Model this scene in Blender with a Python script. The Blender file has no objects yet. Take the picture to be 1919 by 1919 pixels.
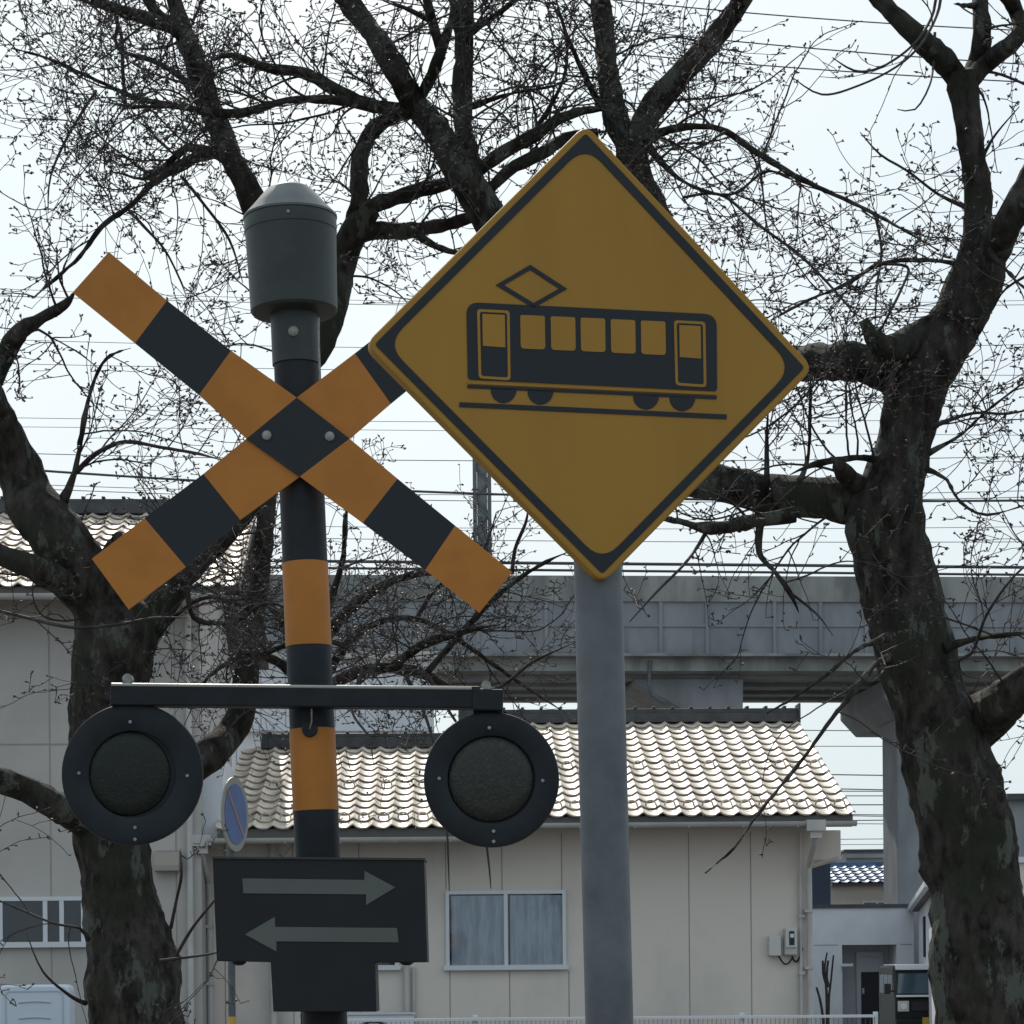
import bpy, math, random
from mathutils import Vector, Matrix, noise
random.seed(7)
R = math.radians
C = bpy.context.scene.collection
scene = bpy.context.scene

# ------------------------------------------------------------------ camera
F = 4400.0                       # focal length in photo pixels (photo 1919 px wide)
CX, HY = 959.5, 1825.0           # principal column and horizon row
ROLL = R(0.5)
EYE = 1.6
cr, sr = math.cos(ROLL), math.sin(ROLL)
cam_d = bpy.data.cameras.new('camera')
cam = bpy.data.objects.new('camera', cam_d)
C.objects.link(cam)
cam_d.sensor_width = 36
cam_d.lens = 36 * F / 1919
cam_d.shift_y = (HY - 959.5) / 1919
cam_d.clip_start = 0.05
cam_d.clip_end = 3000
cam.matrix_world = Matrix(((cr, sr, 0, 0), (0, 0, -1, 0), (-sr, cr, 0, EYE), (0, 0, 0, 1)))
scene.camera = cam
scene.render.resolution_x = scene.render.resolution_y = 1024

# ------------------------------------------------------------------ sky and sun
SUN_EL, SUN_AZ = R(40), R(-10)   # in front of the camera, a little left
w = bpy.data.worlds.new("World"); scene.world = w; w.use_nodes = True
nt = w.node_tree; nt.nodes.clear()
sky = nt.nodes.new('ShaderNodeTexSky'); sky.sky_type = 'NISHITA'
sky.sun_disc = False; sky.sun_elevation = SUN_EL; sky.sun_rotation = SUN_AZ
sky.air_density = 1.0; sky.dust_density = 5.0; sky.ozone_density = 1.0
veil = nt.nodes.new('ShaderNodeMix'); veil.data_type = 'RGBA'      # thin high cloud whitening the blue
tc = nt.nodes.new('ShaderNodeTexCoord')
cn = nt.nodes.new('ShaderNodeTexNoise'); cn.inputs['Scale'].default_value = 2.2; cn.inputs['Detail'].default_value = 4
cmr = nt.nodes.new('ShaderNodeMapRange')
cmr.inputs['From Min'].default_value = 0.3; cmr.inputs['From Max'].default_value = 0.7
cmr.inputs['To Min'].default_value = 0.80; cmr.inputs['To Max'].default_value = 0.93
nt.links.new(tc.outputs['Generated'], cn.inputs['Vector'])
nt.links.new(cn.outputs['Fac'], cmr.inputs['Value'])
nt.links.new(cmr.outputs['Result'], veil.inputs[0])
nt.links.new(sky.outputs[0], veil.inputs[6])
veil.inputs[7].default_value = (7.7, 9.0, 9.75, 1)
bg = nt.nodes.new('ShaderNodeBackground'); bg.inputs[1].default_value = 0.09
out = nt.nodes.new('ShaderNodeOutputWorld')
nt.links.new(veil.outputs[2], bg.inputs[0]); nt.links.new(bg.outputs[0], out.inputs[0])
sd = bpy.data.lights.new('sun', 'SUN'); sd.energy = 4.0; sd.angle = R(0.6); sd.color = (1.0, 0.93, 0.83)
so = bpy.data.objects.new('sun', sd); C.objects.link(so)
S = Vector((math.sin(SUN_AZ) * math.cos(SUN_EL), math.cos(SUN_AZ) * math.cos(SUN_EL), math.sin(SUN_EL)))
so.rotation_euler = S.to_track_quat('Z', 'Y').to_euler()
so.location = (0, 0, 30)
scene.view_settings.view_transform = 'Standard'
scene.view_settings.look = 'None'
scene.view_settings.exposure = 0.12
scene.view_settings.gamma = 1.0

# ------------------------------------------------------------------ helpers
def ray(px, py):
    u, v = (px - CX) / F, (HY - py) / F
    return Vector((u * cr + v * sr, 1.0, -u * sr + v * cr))
def P(px, py, D):
    r = ray(px, py)
    return Vector((r.x * D, D, EYE + r.z * D))
def project(p):
    x, z = p.x / p.y, (p.z - EYE) / p.y
    return CX + (x * cr - z * sr) * F, HY - (x * sr + z * cr) * F

class Frame:
    """a vertical plane in the place: origin on the ground, turned by yaw; local x right, y away, z up"""
    def __init__(s, px, D, yaw=0.0):
        p = P(px, HY, D); s.o = Vector((p.x, D, 0)); s.a = yaw
        s.c, s.s = math.cos(yaw), math.sin(yaw)
    def at(s, px, py, d=0.0):
        r = ray(px, py)
        ox, oy = s.o.x - s.s * d, s.o.y + s.c * d
        n = (-s.s, s.c)
        t = (ox * n[0] + oy * n[1]) / (r.x * n[0] + r.y * n[1])
        X, Y, Z = r.x * t, r.y * t, EYE + r.z * t
        return ((X - s.o.x) * s.c + (Y - s.o.y) * s.s, Z)
    def pts(s, L, d=0.0): return [s.at(a, b, d) for a, b in L]

def tag(o, label=None, cat=None, group=None, kind=None):
    if label: o['label'] = label
    if cat: o['category'] = cat
    if group: o['group'] = group
    if kind: o['kind'] = kind
    return o
def empty(name, loc, label, cat, group=None, rz=0.0):
    o = bpy.data.objects.new(name, None); C.objects.link(o)
    o.location = loc; o.rotation_euler.z = rz; o.empty_display_size = 0.2
    return tag(o, label, cat, group)

class MB:
    def __init__(s): s.v, s.f, s.m = [], [], []
    def add(s, vs, fs, m=0):
        b = len(s.v); s.v += [tuple(q) for q in vs]
        s.f += [tuple(i + b for i in f) for f in fs]; s.m += [m] * len(fs)
        return s
    def box(s, x0, x1, y0, y1, z0, z1, m=0):
        v = [(x, y, z) for z in (z0, z1) for y in (y0, y1) for x in (x0, x1)]
        return s.add(v, [(0, 2, 3, 1), (4, 5, 7, 6), (0, 1, 5, 4), (2, 6, 7, 3), (0, 4, 6, 2), (1, 3, 7, 5)], m)
    def prism(s, poly, y0, y1, m=0):
        """poly in (x, z), any order, extruded from y0 (front) to y1"""
        a = sum(poly[i][0] * poly[(i + 1) % len(poly)][1] - poly[(i + 1) % len(poly)][0] * poly[i][1] for i in range(len(poly)))
        if a < 0: poly = poly[::-1]
        n = len(poly)
        v = [(x, y0, z) for x, z in poly] + [(x, y1, z) for x, z in poly]
        f = [tuple(range(n)), tuple(range(2 * n - 1, n - 1, -1))]
        f += [(i, i + n, (i + 1) % n + n, (i + 1) % n) for i in range(n)]
        return s.add(v, f, m)
    def ring(s, po, pi, y0, y1, m=0):
        n = len(po)
        v = [(x, y0, z) for x, z in po] + [(x, y0, z) for x, z in pi] + [(x, y1, z) for x, z in po] + [(x, y1, z) for x, z in pi]
        f = []
        for i in range(n):
            j = (i + 1) % n
            f += [(i, j, j + n, i + n), (i + 2 * n, i + 3 * n, j + 3 * n, j + 2 * n),
                  (i, i + 2 * n, j + 2 * n, j), (i + n, j + n, j + 3 * n, i + 3 * n)]
        return s.add(v, f, m)
    def lathe(s, prof, base, axis=Vector((0, 0, 1)), n=28, m=0):
        """prof: (radius, height along axis)"""
        axis = Vector(axis).normalized()
        a = axis.orthogonal().normalized(); b = axis.cross(a)
        vs, fs = [], []
        for r, h in prof:
            for k in range(n):
                t = 2 * math.pi * k / n
                vs.append(Vector(base) + axis * h + (a * math.cos(t) + b * math.sin(t)) * max(r, 1e-5))
        for i in range(len(prof) - 1):
            for k in range(n):
                j = (k + 1) % n
                fs.append((i * n + k, i * n + j, (i + 1) * n + j, (i + 1) * n + k))
        fs.append(tuple(range(n - 1, -1, -1))); fs.append(tuple((len(prof) - 1) * n + k for k in range(n)))
        return s.add(vs, fs, m)
    def tube(s, pts, rad, n=8, m=0, amp=0.0, freq=6.0, cap=True, fine=0.0):
        if not hasattr(rad, '__len__'): rad = [rad] * len(pts)
        pts = [Vector(p) for p in pts]
        t = (pts[1] - pts[0]).normalized(); a = t.orthogonal().normalized()
        vs, fs = [], []
        L = len(pts)
        for i, p in enumerate(pts):
            if i == 0: t = pts[1] - pts[0]
            elif i == L - 1: t = pts[-1] - pts[-2]
            else: t = pts[i + 1] - pts[i - 1]
            if t.length < 1e-9: t = Vector((0, 0, 1))
            t.normalize()
            a = a - t * a.dot(t)
            if a.length < 1e-6: a = t.orthogonal()
            a.normalize(); b = t.cross(a)
            for k in range(n):
                th = 2 * math.pi * k / n
                d = a * math.cos(th) + b * math.sin(th)
                r = rad[i]
                if amp:
                    q = p + d * r
                    s1 = amp * (noise.noise(q * freq) + 0.5 * noise.noise(q * freq * 2.7))
                    r = r * (1 + s1) + fine * (noise.noise(q * 22) + 0.7 * noise.noise(q * 47))
                vs.append(p + d * r)
        for i in range(L - 1):
            for k in range(n):
                j = (k + 1) % n
                fs.append((i * n + k, i * n + j, (i + 1) * n + j, (i + 1) * n + k))
        if cap:
            fs.append(tuple(range(n - 1, -1, -1))); fs.append(tuple((L - 1) * n + k for k in range(n)))
        return s.add(vs, fs, m)
    def build(s, name, mats, parent=None, smooth=False, sub=None, bevel=0.0, angle=35):
        """sub: location to subtract, when the vertices are in world space"""
        me = bpy.data.meshes.new(name)
        v = s.v if sub is None else [(x - sub[0], y - sub[1], z - sub[2]) for x, y, z in s.v]
        me.from_pydata(v, [], s.f); 
        if not isinstance(mats, (list, tuple)): mats = [mats]
        for mm in mats: me.materials.append(mm)
        if len(mats) > 1: me.polygons.foreach_set('material_index', s.m)
        if smooth:
            me.polygons.foreach_set('use_smooth', [True] * len(me.polygons))
            me.set_sharp_from_angle(angle=R(angle))
        me.update()
        o = bpy.data.objects.new(name, me); C.objects.link(o)
        if parent: o.parent = parent
        if bevel:
            b = o.modifiers.new('bevel', 'BEVEL'); b.width = bevel; b.segments = 2; b.limit_method = 'ANGLE'
        return o

def stroke(a, b, wd):
    """ribbon between pixel points"""
    dx, dy = b[0] - a[0], b[1] - a[1]; L = math.hypot(dx, dy); nx, ny = -dy / L * wd / 2, dx / L * wd / 2
    return [(a[0] + nx, a[1] + ny), (b[0] + nx, b[1] + ny), (b[0] - nx, b[1] - ny), (a[0] - nx, a[1] - ny)]
def inset(poly, d):
    n = len(poly); cx = sum(p[0] for p in poly) / n; cy = sum(p[1] for p in poly) / n
    lines = []
    for i in range(n):
        a, b = Vector(poly[i]), Vector(poly[(i + 1) % n])
        e = (b - a).normalized(); nn = Vector((-e.y, e.x))
        if nn.dot(Vector((cx, cy)) - a) < 0: nn = -nn
        lines.append((a + nn * d, e))
    res = []
    for i in range(n):
        p, e = lines[i - 1]; q, g = lines[i]
        den = e.x * g.y - e.y * g.x
        t = ((q.x - p.x) * g.y - (q.y - p.y) * g.x) / den
        res.append(tuple(p + e * t))
    return res
def rounded(poly, rad, k=6):
    n = len(poly); res = []
    for i in range(n):
        p0, p1, p2 = Vector(poly[i - 1]), Vector(poly[i]), Vector(poly[(i + 1) % n])
        a = (p0 - p1).normalized(); b = (p2 - p1).normalized()
        s, e = p1 + a * rad, p1 + b * rad
        for j in range(k + 1):
            t = j / k
            res.append(tuple(s * (1 - t) ** 2 + p1 * 2 * t * (1 - t) + e * t * t))
    return res
def ell(cx, cy, rx, ry, n=40, a0=0, a1=360):
    return [(cx + rx * math.cos(R(a0 + (a1 - a0) * i / n)), cy + ry * math.sin(R(a0 + (a1 - a0) * i / n))) for i in range(n + (0 if a1 - a0 == 360 else 1))]

# ------------------------------------------------------------------ materials
def mat(name, col, rough=0.6, metal=0.0, var=0.0, vs=4.0, bump=0.0, bs=30.0, col2=None, lo=0.4, hi=0.6, spec=0.5, stretch=None, detail=5, coat=0.0):
    m = bpy.data.materials.new(name); m.use_nodes = True
    n, l = m.node_tree.nodes, m.node_tree.links
    b = n['Principled BSDF']
    b.inputs['Roughness'].default_value = rough; b.inputs['Metallic'].default_value = metal
    b.inputs['Specular IOR Level'].default_value = spec
    if coat: b.inputs['Coat Weight'].default_value = coat; b.inputs['Coat Roughness'].default_value = 0.08
    c2 = col2 or tuple(min(1, c * (1 + var)) for c in col); c1 = col if col2 else tuple(c * (1 - var) for c in col)
    tcn = n.new('ShaderNodeTexCoord')
    mp = n.new('ShaderNodeMapping'); l.new(tcn.outputs['Object'], mp.inputs[0])
    if stretch: mp.inputs['Scale'].default_value = stretch
    if var or col2:
        t = n.new('ShaderNodeTexNoise'); t.inputs['Scale'].default_value = vs; t.inputs['Detail'].default_value = detail
        t.inputs['Roughness'].default_value = 0.6
        mr = n.new('ShaderNodeMapRange'); mr.inputs['From Min'].default_value = lo; mr.inputs['From Max'].default_value = hi
        mx = n.new('ShaderNodeMix'); mx.data_type = 'RGBA'
        mx.inputs[6].default_value = (*c1, 1); mx.inputs[7].default_value = (*c2, 1)
        l.new(mp.outputs[0], t.inputs['Vector']); l.new(t.outputs['Fac'], mr.inputs['Value'])
        l.new(mr.outputs[0], mx.inputs[0]); l.new(mx.outputs[2], b.inputs['Base Color'])
    else: b.inputs['Base Color'].default_value = (*col, 1)
    if bump:
        t2 = n.new('ShaderNodeTexNoise'); t2.inputs['Scale'].default_value = bs; t2.inputs['Detail'].default_value = 6
        bp = n.new('ShaderNodeBump'); bp.inputs['Strength'].default_value = bump; bp.inputs['Distance'].default_value = 0.02
        l.new(mp.outputs[0], t2.inputs['Vector']); l.new(t2.outputs['Fac'], bp.inputs['Height']); l.new(bp.outputs[0], b.inputs['Normal'])
    return m
M = {}
M['yellow'] = mat('sign_yellow', (0.305, 0.165, 0.030), 0.55, var=0.08, vs=6, stretch=(1, 1, 0.25), lo=0.35, hi=0.7, spec=0.2, bump=0.02, bs=60)
M['sign_black'] = mat('sign_black', (0.013, 0.0175, 0.024), 0.5, spec=0.25)
M['orange'] = mat('crossbuck_orange', (0.375, 0.146, 0.027), 0.55, var=0.07, vs=7, spec=0.25, bump=0.02, bs=60)
M['black'] = mat('signal_black', (0.0105, 0.0145, 0.0195), 0.55, var=0.2, vs=9, spec=0.22)
M['bellgrey'] = mat('bell_grey_green', (0.026, 0.034, 0.034), 0.5, var=0.15, vs=9, spec=0.35)
M['box'] = mat('indicator_black', (0.006, 0.009, 0.013), 0.5, var=0.15, vs=6, spec=0.3)
M['arrow'] = mat('indicator_arrow', (0.075, 0.088, 0.085), 0.6, var=0.06, vs=8)
M['bolt'] = mat('bolt_steel', (0.22, 0.23, 0.21), 0.5, 0.3, var=0.2, vs=60)
M['galv'] = mat('galvanised_steel', (0.098, 0.110, 0.125), 0.55, 0.2, var=0.2, vs=11, lo=0.35, hi=0.65, bump=0.05, bs=80, spec=0.4)
M['sun_edge'] = mat('arm_sunlit_edge', (0.30, 0.30, 0.28), 0.35, spec=1.0)  # pale colour carries the sun highlight on the arm's top edge
M['lens'] = mat('lens_dark', (0.010, 0.013, 0.011), 0.4, col2=(0.034, 0.04, 0.03), vs=130, lo=0.5, hi=0.75, bump=0.15, bs=160, spec=0.4)
M['lens_g'] = mat('lens_green_dark', (0.004, 0.007, 0.006), 0.45, col2=(0.009, 0.022, 0.012), vs=130, lo=0.5, hi=0.75, bump=0.15, bs=160, spec=0.3)

def bark(name, dark, moss, lichen, scale=1.0):
    m = bpy.data.materials.new(name); m.use_nodes = True
    n, l = m.node_tree.nodes, m.node_tree.links
    b = n['Principled BSDF']; b.inputs['Roughness'].default_value = 0.92; b.inputs['Specular IOR Level'].default_value = 0.15
    t = n.new('ShaderNodeTexCoord')
    def nz(sc, det, st=(1, 1, 1), ro=0.6):
        mp = n.new('ShaderNodeMapping'); mp.inputs['Scale'].default_value = st; l.new(t.outputs['Object'], mp.inputs[0])
        x = n.new('ShaderNodeTexNoise'); x.inputs['Scale'].default_value = sc; x.inputs['Detail'].default_value = det; x.inputs['Roughness'].default_value = ro
        l.new(mp.outputs[0], x.inputs['Vector']); return x.outputs['Fac']
    def ramp(f, a, c):
        r = n.new('ShaderNodeMapRange'); r.inputs['From Min'].default_value = a; r.inputs['From Max'].default_value = c; l.new(f, r.inputs['Value']); return r.outputs[0]
    def mixc(f, c1, c2):
        x = n.new('ShaderNodeMix'); x.data_type = 'RGBA'; l.new(f, x.inputs[0])
        for i, c in ((6, c1), (7, c2)):
            if isinstance(c, tuple): x.inputs[i].default_value = (*c, 1)
            else: l.new(c, x.inputs[i])
        return x.outputs[2]
    base = mixc(ramp(nz(14 * scale, 8, (1, 1, 0.45)), 0.38, 0.62), tuple(c * 0.4 for c in dark), tuple(c * 1.7 for c in dark))
    c = mixc(ramp(nz(2.3 * scale, 5), 0.5, 0.62), base, moss)
    c = mixc(ramp(nz(3.6 * scale, 9, (1.3, 1.3, 0.6), 0.7), 0.55, 0.59), c, lichen)
    l.new(c, b.inputs['Base Color'])
    bp = n.new('ShaderNodeBump'); bp.inputs['Strength'].default_value = 0.9; bp.inputs['Distance'].default_value = 0.03
    l.new(nz(22 * scale, 8, (1, 1, 0.5), 0.7), bp.inputs['Height']); l.new(bp.outputs[0], b.inputs['Normal'])
    return m
M['bark'] = bark('cherry_bark', (0.035, 0.031, 0.028), (0.030, 0.033, 0.024), (0.086, 0.095, 0.082))
M['twig'] = mat('twig_bark', (0.042, 0.036, 0.037), 0.75, var=0.3, vs=8, spec=0.2)
M['bud'] = mat('bud_brown', (0.055, 0.042, 0.036), 0.6, var=0.3, vs=40)

# ------------------------------------------------------------------ ground
g = MB(); N = 40
for i in range(N + 1):
    for j in range(N + 1):
        x, y = -600 + 1200 * i / N, -120 + 1400 * j / N
        g.v.append((x, y, -0.02))
for i in range(N):
    for j in range(N):
        a = i * (N + 1) + j; g.f.append((a, a + N + 1, a + N + 2, a + 1)); g.m.append(0)
tag(g.build('ground', mat('gravel_ground', (0.13, 0.12, 0.105), 0.95, var=0.35, vs=0.8, bump=0.5, bs=40)), kind='structure')
rd = MB().box(-60, 60, 19.5, 23.5, -0.016, -0.012)
tag(rd.build('road', mat('asphalt', (0.055, 0.055, 0.058), 0.9, var=0.2, vs=3, bump=0.4, bs=120)), kind='structure')

# ------------------------------------------------------------------ tile roofs
def tile_roof(mb, x0, x1, ye, ze, yr, zr, pitch=0.265, rows=15, guards=(1,), lip=0.035, seed=1):
    """S-profile clay tiles, laid row over row, from the eaves (ye,ze) to the ridge (yr,zr)"""
    rnd = random.Random(seed)
    cols = max(1, round((x1 - x0) / pitch)); pw = (x1 - x0) / cols
    sl = Vector((0, yr - ye, zr - ze)); L = sl.length; d = sl.normalized(); nrm = Vector((0, -d.z, d.y))
    rl = L / rows; K = 8
    def prof(t):
        hump = math.exp(-((t - 0.86) / 0.13) ** 2) + math.exp(-((t + 0.14) / 0.13) ** 2)
        return 0.032 * hump - 0.017 * math.sin(math.pi * min(1, t / 0.8)) * (t < 0.8)
    for r in range(rows):
        for c in range(cols):
            jz = rnd.uniform(-0.003, 0.003); jx = rnd.uniform(-0.003, 0.003); js = rnd.uniform(-0.008, 0.008)
            vs = []
            for (s, h) in ((-0.02 + js, lip - 0.026), (-0.03 + js, lip - 0.004), (0.0 + js, lip), (rl * 0.5, lip * 0.5), (rl, 0.0)):
                for k in range(K + 1):
                    t = k / K
                    sag = -0.012 * math.sin(math.pi * t) if s < 0.1 else 0
                    p = Vector((x0 + (c + t) * pw + jx, ye, ze)) + d * (r * rl + s + sag) + nrm * (h + prof(t) + jz)
                    vs.append(p)
            fs = []
            for i in range(4):
                for k in range(K):
                    a = i * (K + 1) + k; fs.append((a, a + 1, a + K + 2, a + K + 1))
            mb.add(vs, fs)
            if r in guards and (r == 1 or c % 2 == 0):
                bp = Vector((x0 + (c + 0.42) * pw, ye, ze)) + d * (r * rl + 0.05) + nrm * (lip * 0.6)
                arc = [bp + Vector((0.075 * math.cos(R(a)), 0, 0)) + nrm * (0.085 * math.sin(R(a))) for a in range(0, 181, 30)]
                mb.tube(arc, 0.013, 5)
    return mb
M['tile'] = mat('silver_roof_tile', (0.47, 0.40, 0.33), 0.52, var=0.3, vs=3.2, spec=0.8, bump=0.05, bs=30)
M['tile_dark'] = mat('dark_ridge_tile', (0.045, 0.047, 0.05), 0.6, var=0.2, vs=5)
M['tile_blue'] = mat('blue_roof_tile', (0.09, 0.16, 0.28), 0.5, var=0.3, vs=3, spec=0.35)
M['beige'] = mat('beige_siding', (0.60, 0.55, 0.505), 0.85, col2=(0.47, 0.44, 0.41), vs=0.8, bump=0.06, bs=60, lo=0.5, hi=0.75, detail=8, stretch=(1, 1, 0.6))
M['beige2'] = mat('grey_beige_siding', (0.40, 0.38, 0.365), 0.85, var=0.06, vs=0.8, bump=0.06, bs=60)
M['joint'] = mat('panel_joint', (0.27, 0.255, 0.24), 0.9)
M['alu'] = mat('window_aluminium', (0.55, 0.58, 0.62), 0.4, 0.2)
M['pvc'] = mat('gutter_pvc', (0.42, 0.41, 0.40), 0.5, var=0.08, vs=3)
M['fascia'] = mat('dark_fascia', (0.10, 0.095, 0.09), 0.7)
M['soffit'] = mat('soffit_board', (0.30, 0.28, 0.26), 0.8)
M['white'] = mat('white_render', (0.56, 0.58, 0.62), 0.8, var=0.04, vs=1.5)
M['cloth'] = mat('curtain_cloth', (0.60, 0.62, 0.66), 0.9, var=0.2, vs=3, stretch=(3, 1, 0.4))
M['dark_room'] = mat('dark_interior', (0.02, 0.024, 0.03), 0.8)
def glass(name, tint=(0.86, 0.9, 0.93)):
    m = bpy.data.materials.new(name); m.use_nodes = True; n, l = m.node_tree.nodes, m.node_tree.links
    n.clear(); o = n.new('ShaderNodeOutputMaterial'); mx = n.new('ShaderNodeMixShader')
    t = n.new('ShaderNodeBsdfTransparent'); t.inputs[0].default_value = (*tint, 1)
    gl = n.new('ShaderNodeBsdfGlossy'); gl.inputs['Roughness'].default_value = 0.03
    fr = n.new('ShaderNodeFresnel'); fr.inputs[0].default_value = 1.5
    l.new(fr.outputs[0], mx.inputs[0]); l.new(t.outputs[0], mx.inputs[1]); l.new(gl.outputs[0], mx.inputs[2]); l.new(mx.outputs[0], o.inputs[0])
    return m
M['glass'] = glass('window_glass')

def add_window(par, fr, x0, y0, x1, y1, mull=(0.5,), curtain=True, fw=0.05, d=0.0, name='window'):
    """pixel rectangle on the facade plane"""
    (ax, az), (bx, bz) = fr.at(x0, y1, d), fr.at(x1, y0, d)
    f = MB()
    f.box(ax, bx, d - 0.05, d - 0.004, bz - fw, bz); f.box(ax - 0.03, bx + 0.03, d - 0.09, d - 0.004, az - 0.02, az + fw)
    f.box(ax, ax + fw, d - 0.048, d - 0.004, az + fw, bz - fw); f.box(bx - fw, bx, d - 0.048, d - 0.004, az + fw, bz - fw)
    for t in mull:
        xm = ax + (bx - ax) * t; f.box(xm - fw * 0.55, xm + fw * 0.55, d - 0.046, d - 0.006, az + fw, bz - fw)
    wo = f.build(name, M['alu'], par)
    MB().box(ax + fw, bx - fw, d - 0.024, d - 0.020, az + fw, bz - fw).build('pane', M['glass'], wo)
    if curtain:
        c = MB(); n = 90; pts = []
        for half in (0, 1):
            h0 = ax + fw + 0.03 + half * ((bx - ax) / 2 - 0.02); h1 = h0 + (bx - ax) / 2 - fw - 0.06
            vs = []; fs = []
            for i in range(n + 1):
                t = i / n; x = h0 + (h1 - h0) * t
                y = d - 0.0125 + 0.0045 * math.sin(t * 45 + 3 * math.sin(t * 7 + half * 2))
                vs += [(x, y, az + fw), (x + 0.02 * math.sin(t * 9), y, bz - fw - 0.02)]
            for i in range(n): fs.append((2 * i, 2 * i + 2, 2 * i + 3, 2 * i + 1))
            c.add(vs, fs)
        c.build('curtain', M['cloth'], wo)
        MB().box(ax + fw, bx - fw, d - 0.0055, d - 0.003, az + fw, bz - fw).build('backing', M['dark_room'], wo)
    else:
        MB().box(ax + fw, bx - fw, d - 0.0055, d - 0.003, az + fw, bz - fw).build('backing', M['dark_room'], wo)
    return wo

def gutter(mb, x0, x1, y, z, r=0.06):
    n = 8; vs = []; fs = []
    for x in (x0, x1):
        for rr in (r, r - 0.008):
            for k in range(n + 1):
                a = math.pi + math.pi * k / n; vs.append((x, y + rr * math.cos(a), z + rr * math.sin(a)))
    m_ = n + 1
    for k in range(n):
        fs += [(k, k + 1, 2 * m_ + k + 1, 2 * m_ + k), (m_ + k, 3 * m_ + k, 3 * m_ + k + 1, m_ + k + 1), (k, m_ + k, m_ + k + 1, k + 1), (2 * m_ + k, 2 * m_ + k + 1, 3 * m_ + k + 1, 3 * m_ + k)]
    mb.add(vs, fs)
    x = x0 + 0.3
    while x < x1: mb.box(x, x + 0.015, y - r - 0.003, y + r, z - r - 0.004, z - r + 0.01); x += 0.75

# ---- beige single-storey house
hA = Frame(960, 33.0, R(1.5))
A = empty('beige_house', hA.o, 'low beige panel-clad house with a shining silver tiled roof, behind the two signs', 'house', rz=hA.a)
xl, xr = hA.at(383, 1700)[0], hA.at(1516, 1700)[0]
depth = 9.6
zer = hA.at(1300, 1528, -0.75)[1]; zel = hA.at(600, 1552, -0.75)[1]
zt = zel - 0.05
wl = MB().box(xl, xr, 0.0, depth, -0.3, zt + 0.1)
wl.build('wall', M['beige'], A)
jt = MB()
for px, y0, y1 in ((420, 1575, 2100), (548, 1575, 2100), (672, 1575, 2100), (940, 1575, 1668), (1052, 1560, 1668), (843, 1820, 2100), (955, 1820, 2100), (1066, 1820, 2100), (1178, 1560, 2100), (1290, 1555, 2100), (1406, 1550, 2100), (835, 1575, 1668)):
    (a, z1), (b, z0) = hA.at(px, y0), hA.at(px, y1)
    jt.box(a - 0.007, a + 0.007, -0.003, 0.02, max(z0, -0.3), min(z1, zt))
jt.build('panel_joints', M['joint'], A)
add_window(A, hA, 836, 1668, 1060, 1816)
add_window(A, hA, 640, 1700, 746, 1816, mull=(), curtain=False)
# right roof
xa, xb = hA.at(850, 1520, -0.75)[0], hA.at(1603, 1524, -0.75)[0]
yr = 4.6; zr = hA.at(1400, 1352, yr)[1]
rf = MB(); tile_roof(rf, xa, xb, -0.75, zer, yr, zr, rows=15, guards=(1, 7), seed=3)
rr = rf.build('roof', M['tile'], A, smooth=True, angle=40)
# roof body: extrude (y,z) profile along x
def xprism(mb, prof, x0, x1, m=0):
    n = len(prof)
    vs = [(x0, y, z) for y, z in prof] + [(x1, y, z) for y, z in prof]
    fs = [tuple(range(n)), tuple(range(2 * n - 1, n - 1, -1))] + [(i, i + n, (i + 1) % n + n, (i + 1) % n) for i in range(n)]
    return mb.add(vs, fs, m)
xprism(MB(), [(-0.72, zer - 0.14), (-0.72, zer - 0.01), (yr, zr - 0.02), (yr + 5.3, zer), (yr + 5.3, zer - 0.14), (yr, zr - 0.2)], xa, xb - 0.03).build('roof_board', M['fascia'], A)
xprism(MB(), [(0.02, zer - 0.4), (0.02, zer + 0.1), (yr, zr - 0.24), (yr + 5.2, zer - 0.4)], xa, xr - 0.02).build('gable_wall', M['beige'], A)
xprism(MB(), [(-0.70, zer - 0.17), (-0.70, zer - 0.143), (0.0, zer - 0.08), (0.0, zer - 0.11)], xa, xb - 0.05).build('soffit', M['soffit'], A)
rg = MB(); xe = hA.at(1493, 1330, yr)[0]
rg.box(xa + 0.1, xe, yr - 0.16, yr + 0.16, zr - 0.02, zr + 0.12); rg.box(xa + 0.1, xe, yr - 0.12, yr + 0.12, zr + 0.12, zr + 0.2)
rg.box(xe, xe + 0.035, yr - 0.2, yr + 0.2, zr - 0.05, zr + 0.27)
x = xa + 0.2
while x < xe - 0.1: rg.box(x, x + 0.05, yr - 0.14, yr + 0.14, zr + 0.2, zr + 0.235); x += 0.3
rg.build('ridge', M['tile_dark'], A, bevel=0.008)
# left roof
xa2, xb2 = hA.at(404, 1540, -0.8)[0], hA.at(925, 1540, -0.8)[0]
yr2 = 3.6; zr2 = hA.at(600, 1400, yr2)[1]
rf = MB(); tile_roof(rf, xa2, xb2, -0.8, zel, yr2, zr2, rows=13, guards=(1, 6), seed=5)
rf.build('roof', M['tile'], A, smooth=True, angle=40)
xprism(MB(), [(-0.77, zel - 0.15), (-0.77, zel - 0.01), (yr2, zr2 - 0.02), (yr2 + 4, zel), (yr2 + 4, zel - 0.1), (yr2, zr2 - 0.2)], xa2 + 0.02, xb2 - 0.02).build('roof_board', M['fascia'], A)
rg = MB(); rg.box(xa2 + 0.3, xb2, yr2 - 0.16, yr2 + 0.16, zr2 - 0.03, zr2 + 0.13); rg.box(xa2 + 0.3, xb2, yr2 - 0.1, yr2 + 0.1, zr2 + 0.13, zr2 + 0.2)
x = xa2 + 0.4
while x < xb2 - 0.1: rg.box(x, x + 0.05, yr2 - 0.12, yr2 + 0.12, zr2 + 0.2, zr2 + 0.23); x += 0.3
rg.build('ridge', M['tile_dark'], A, bevel=0.008)
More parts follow.
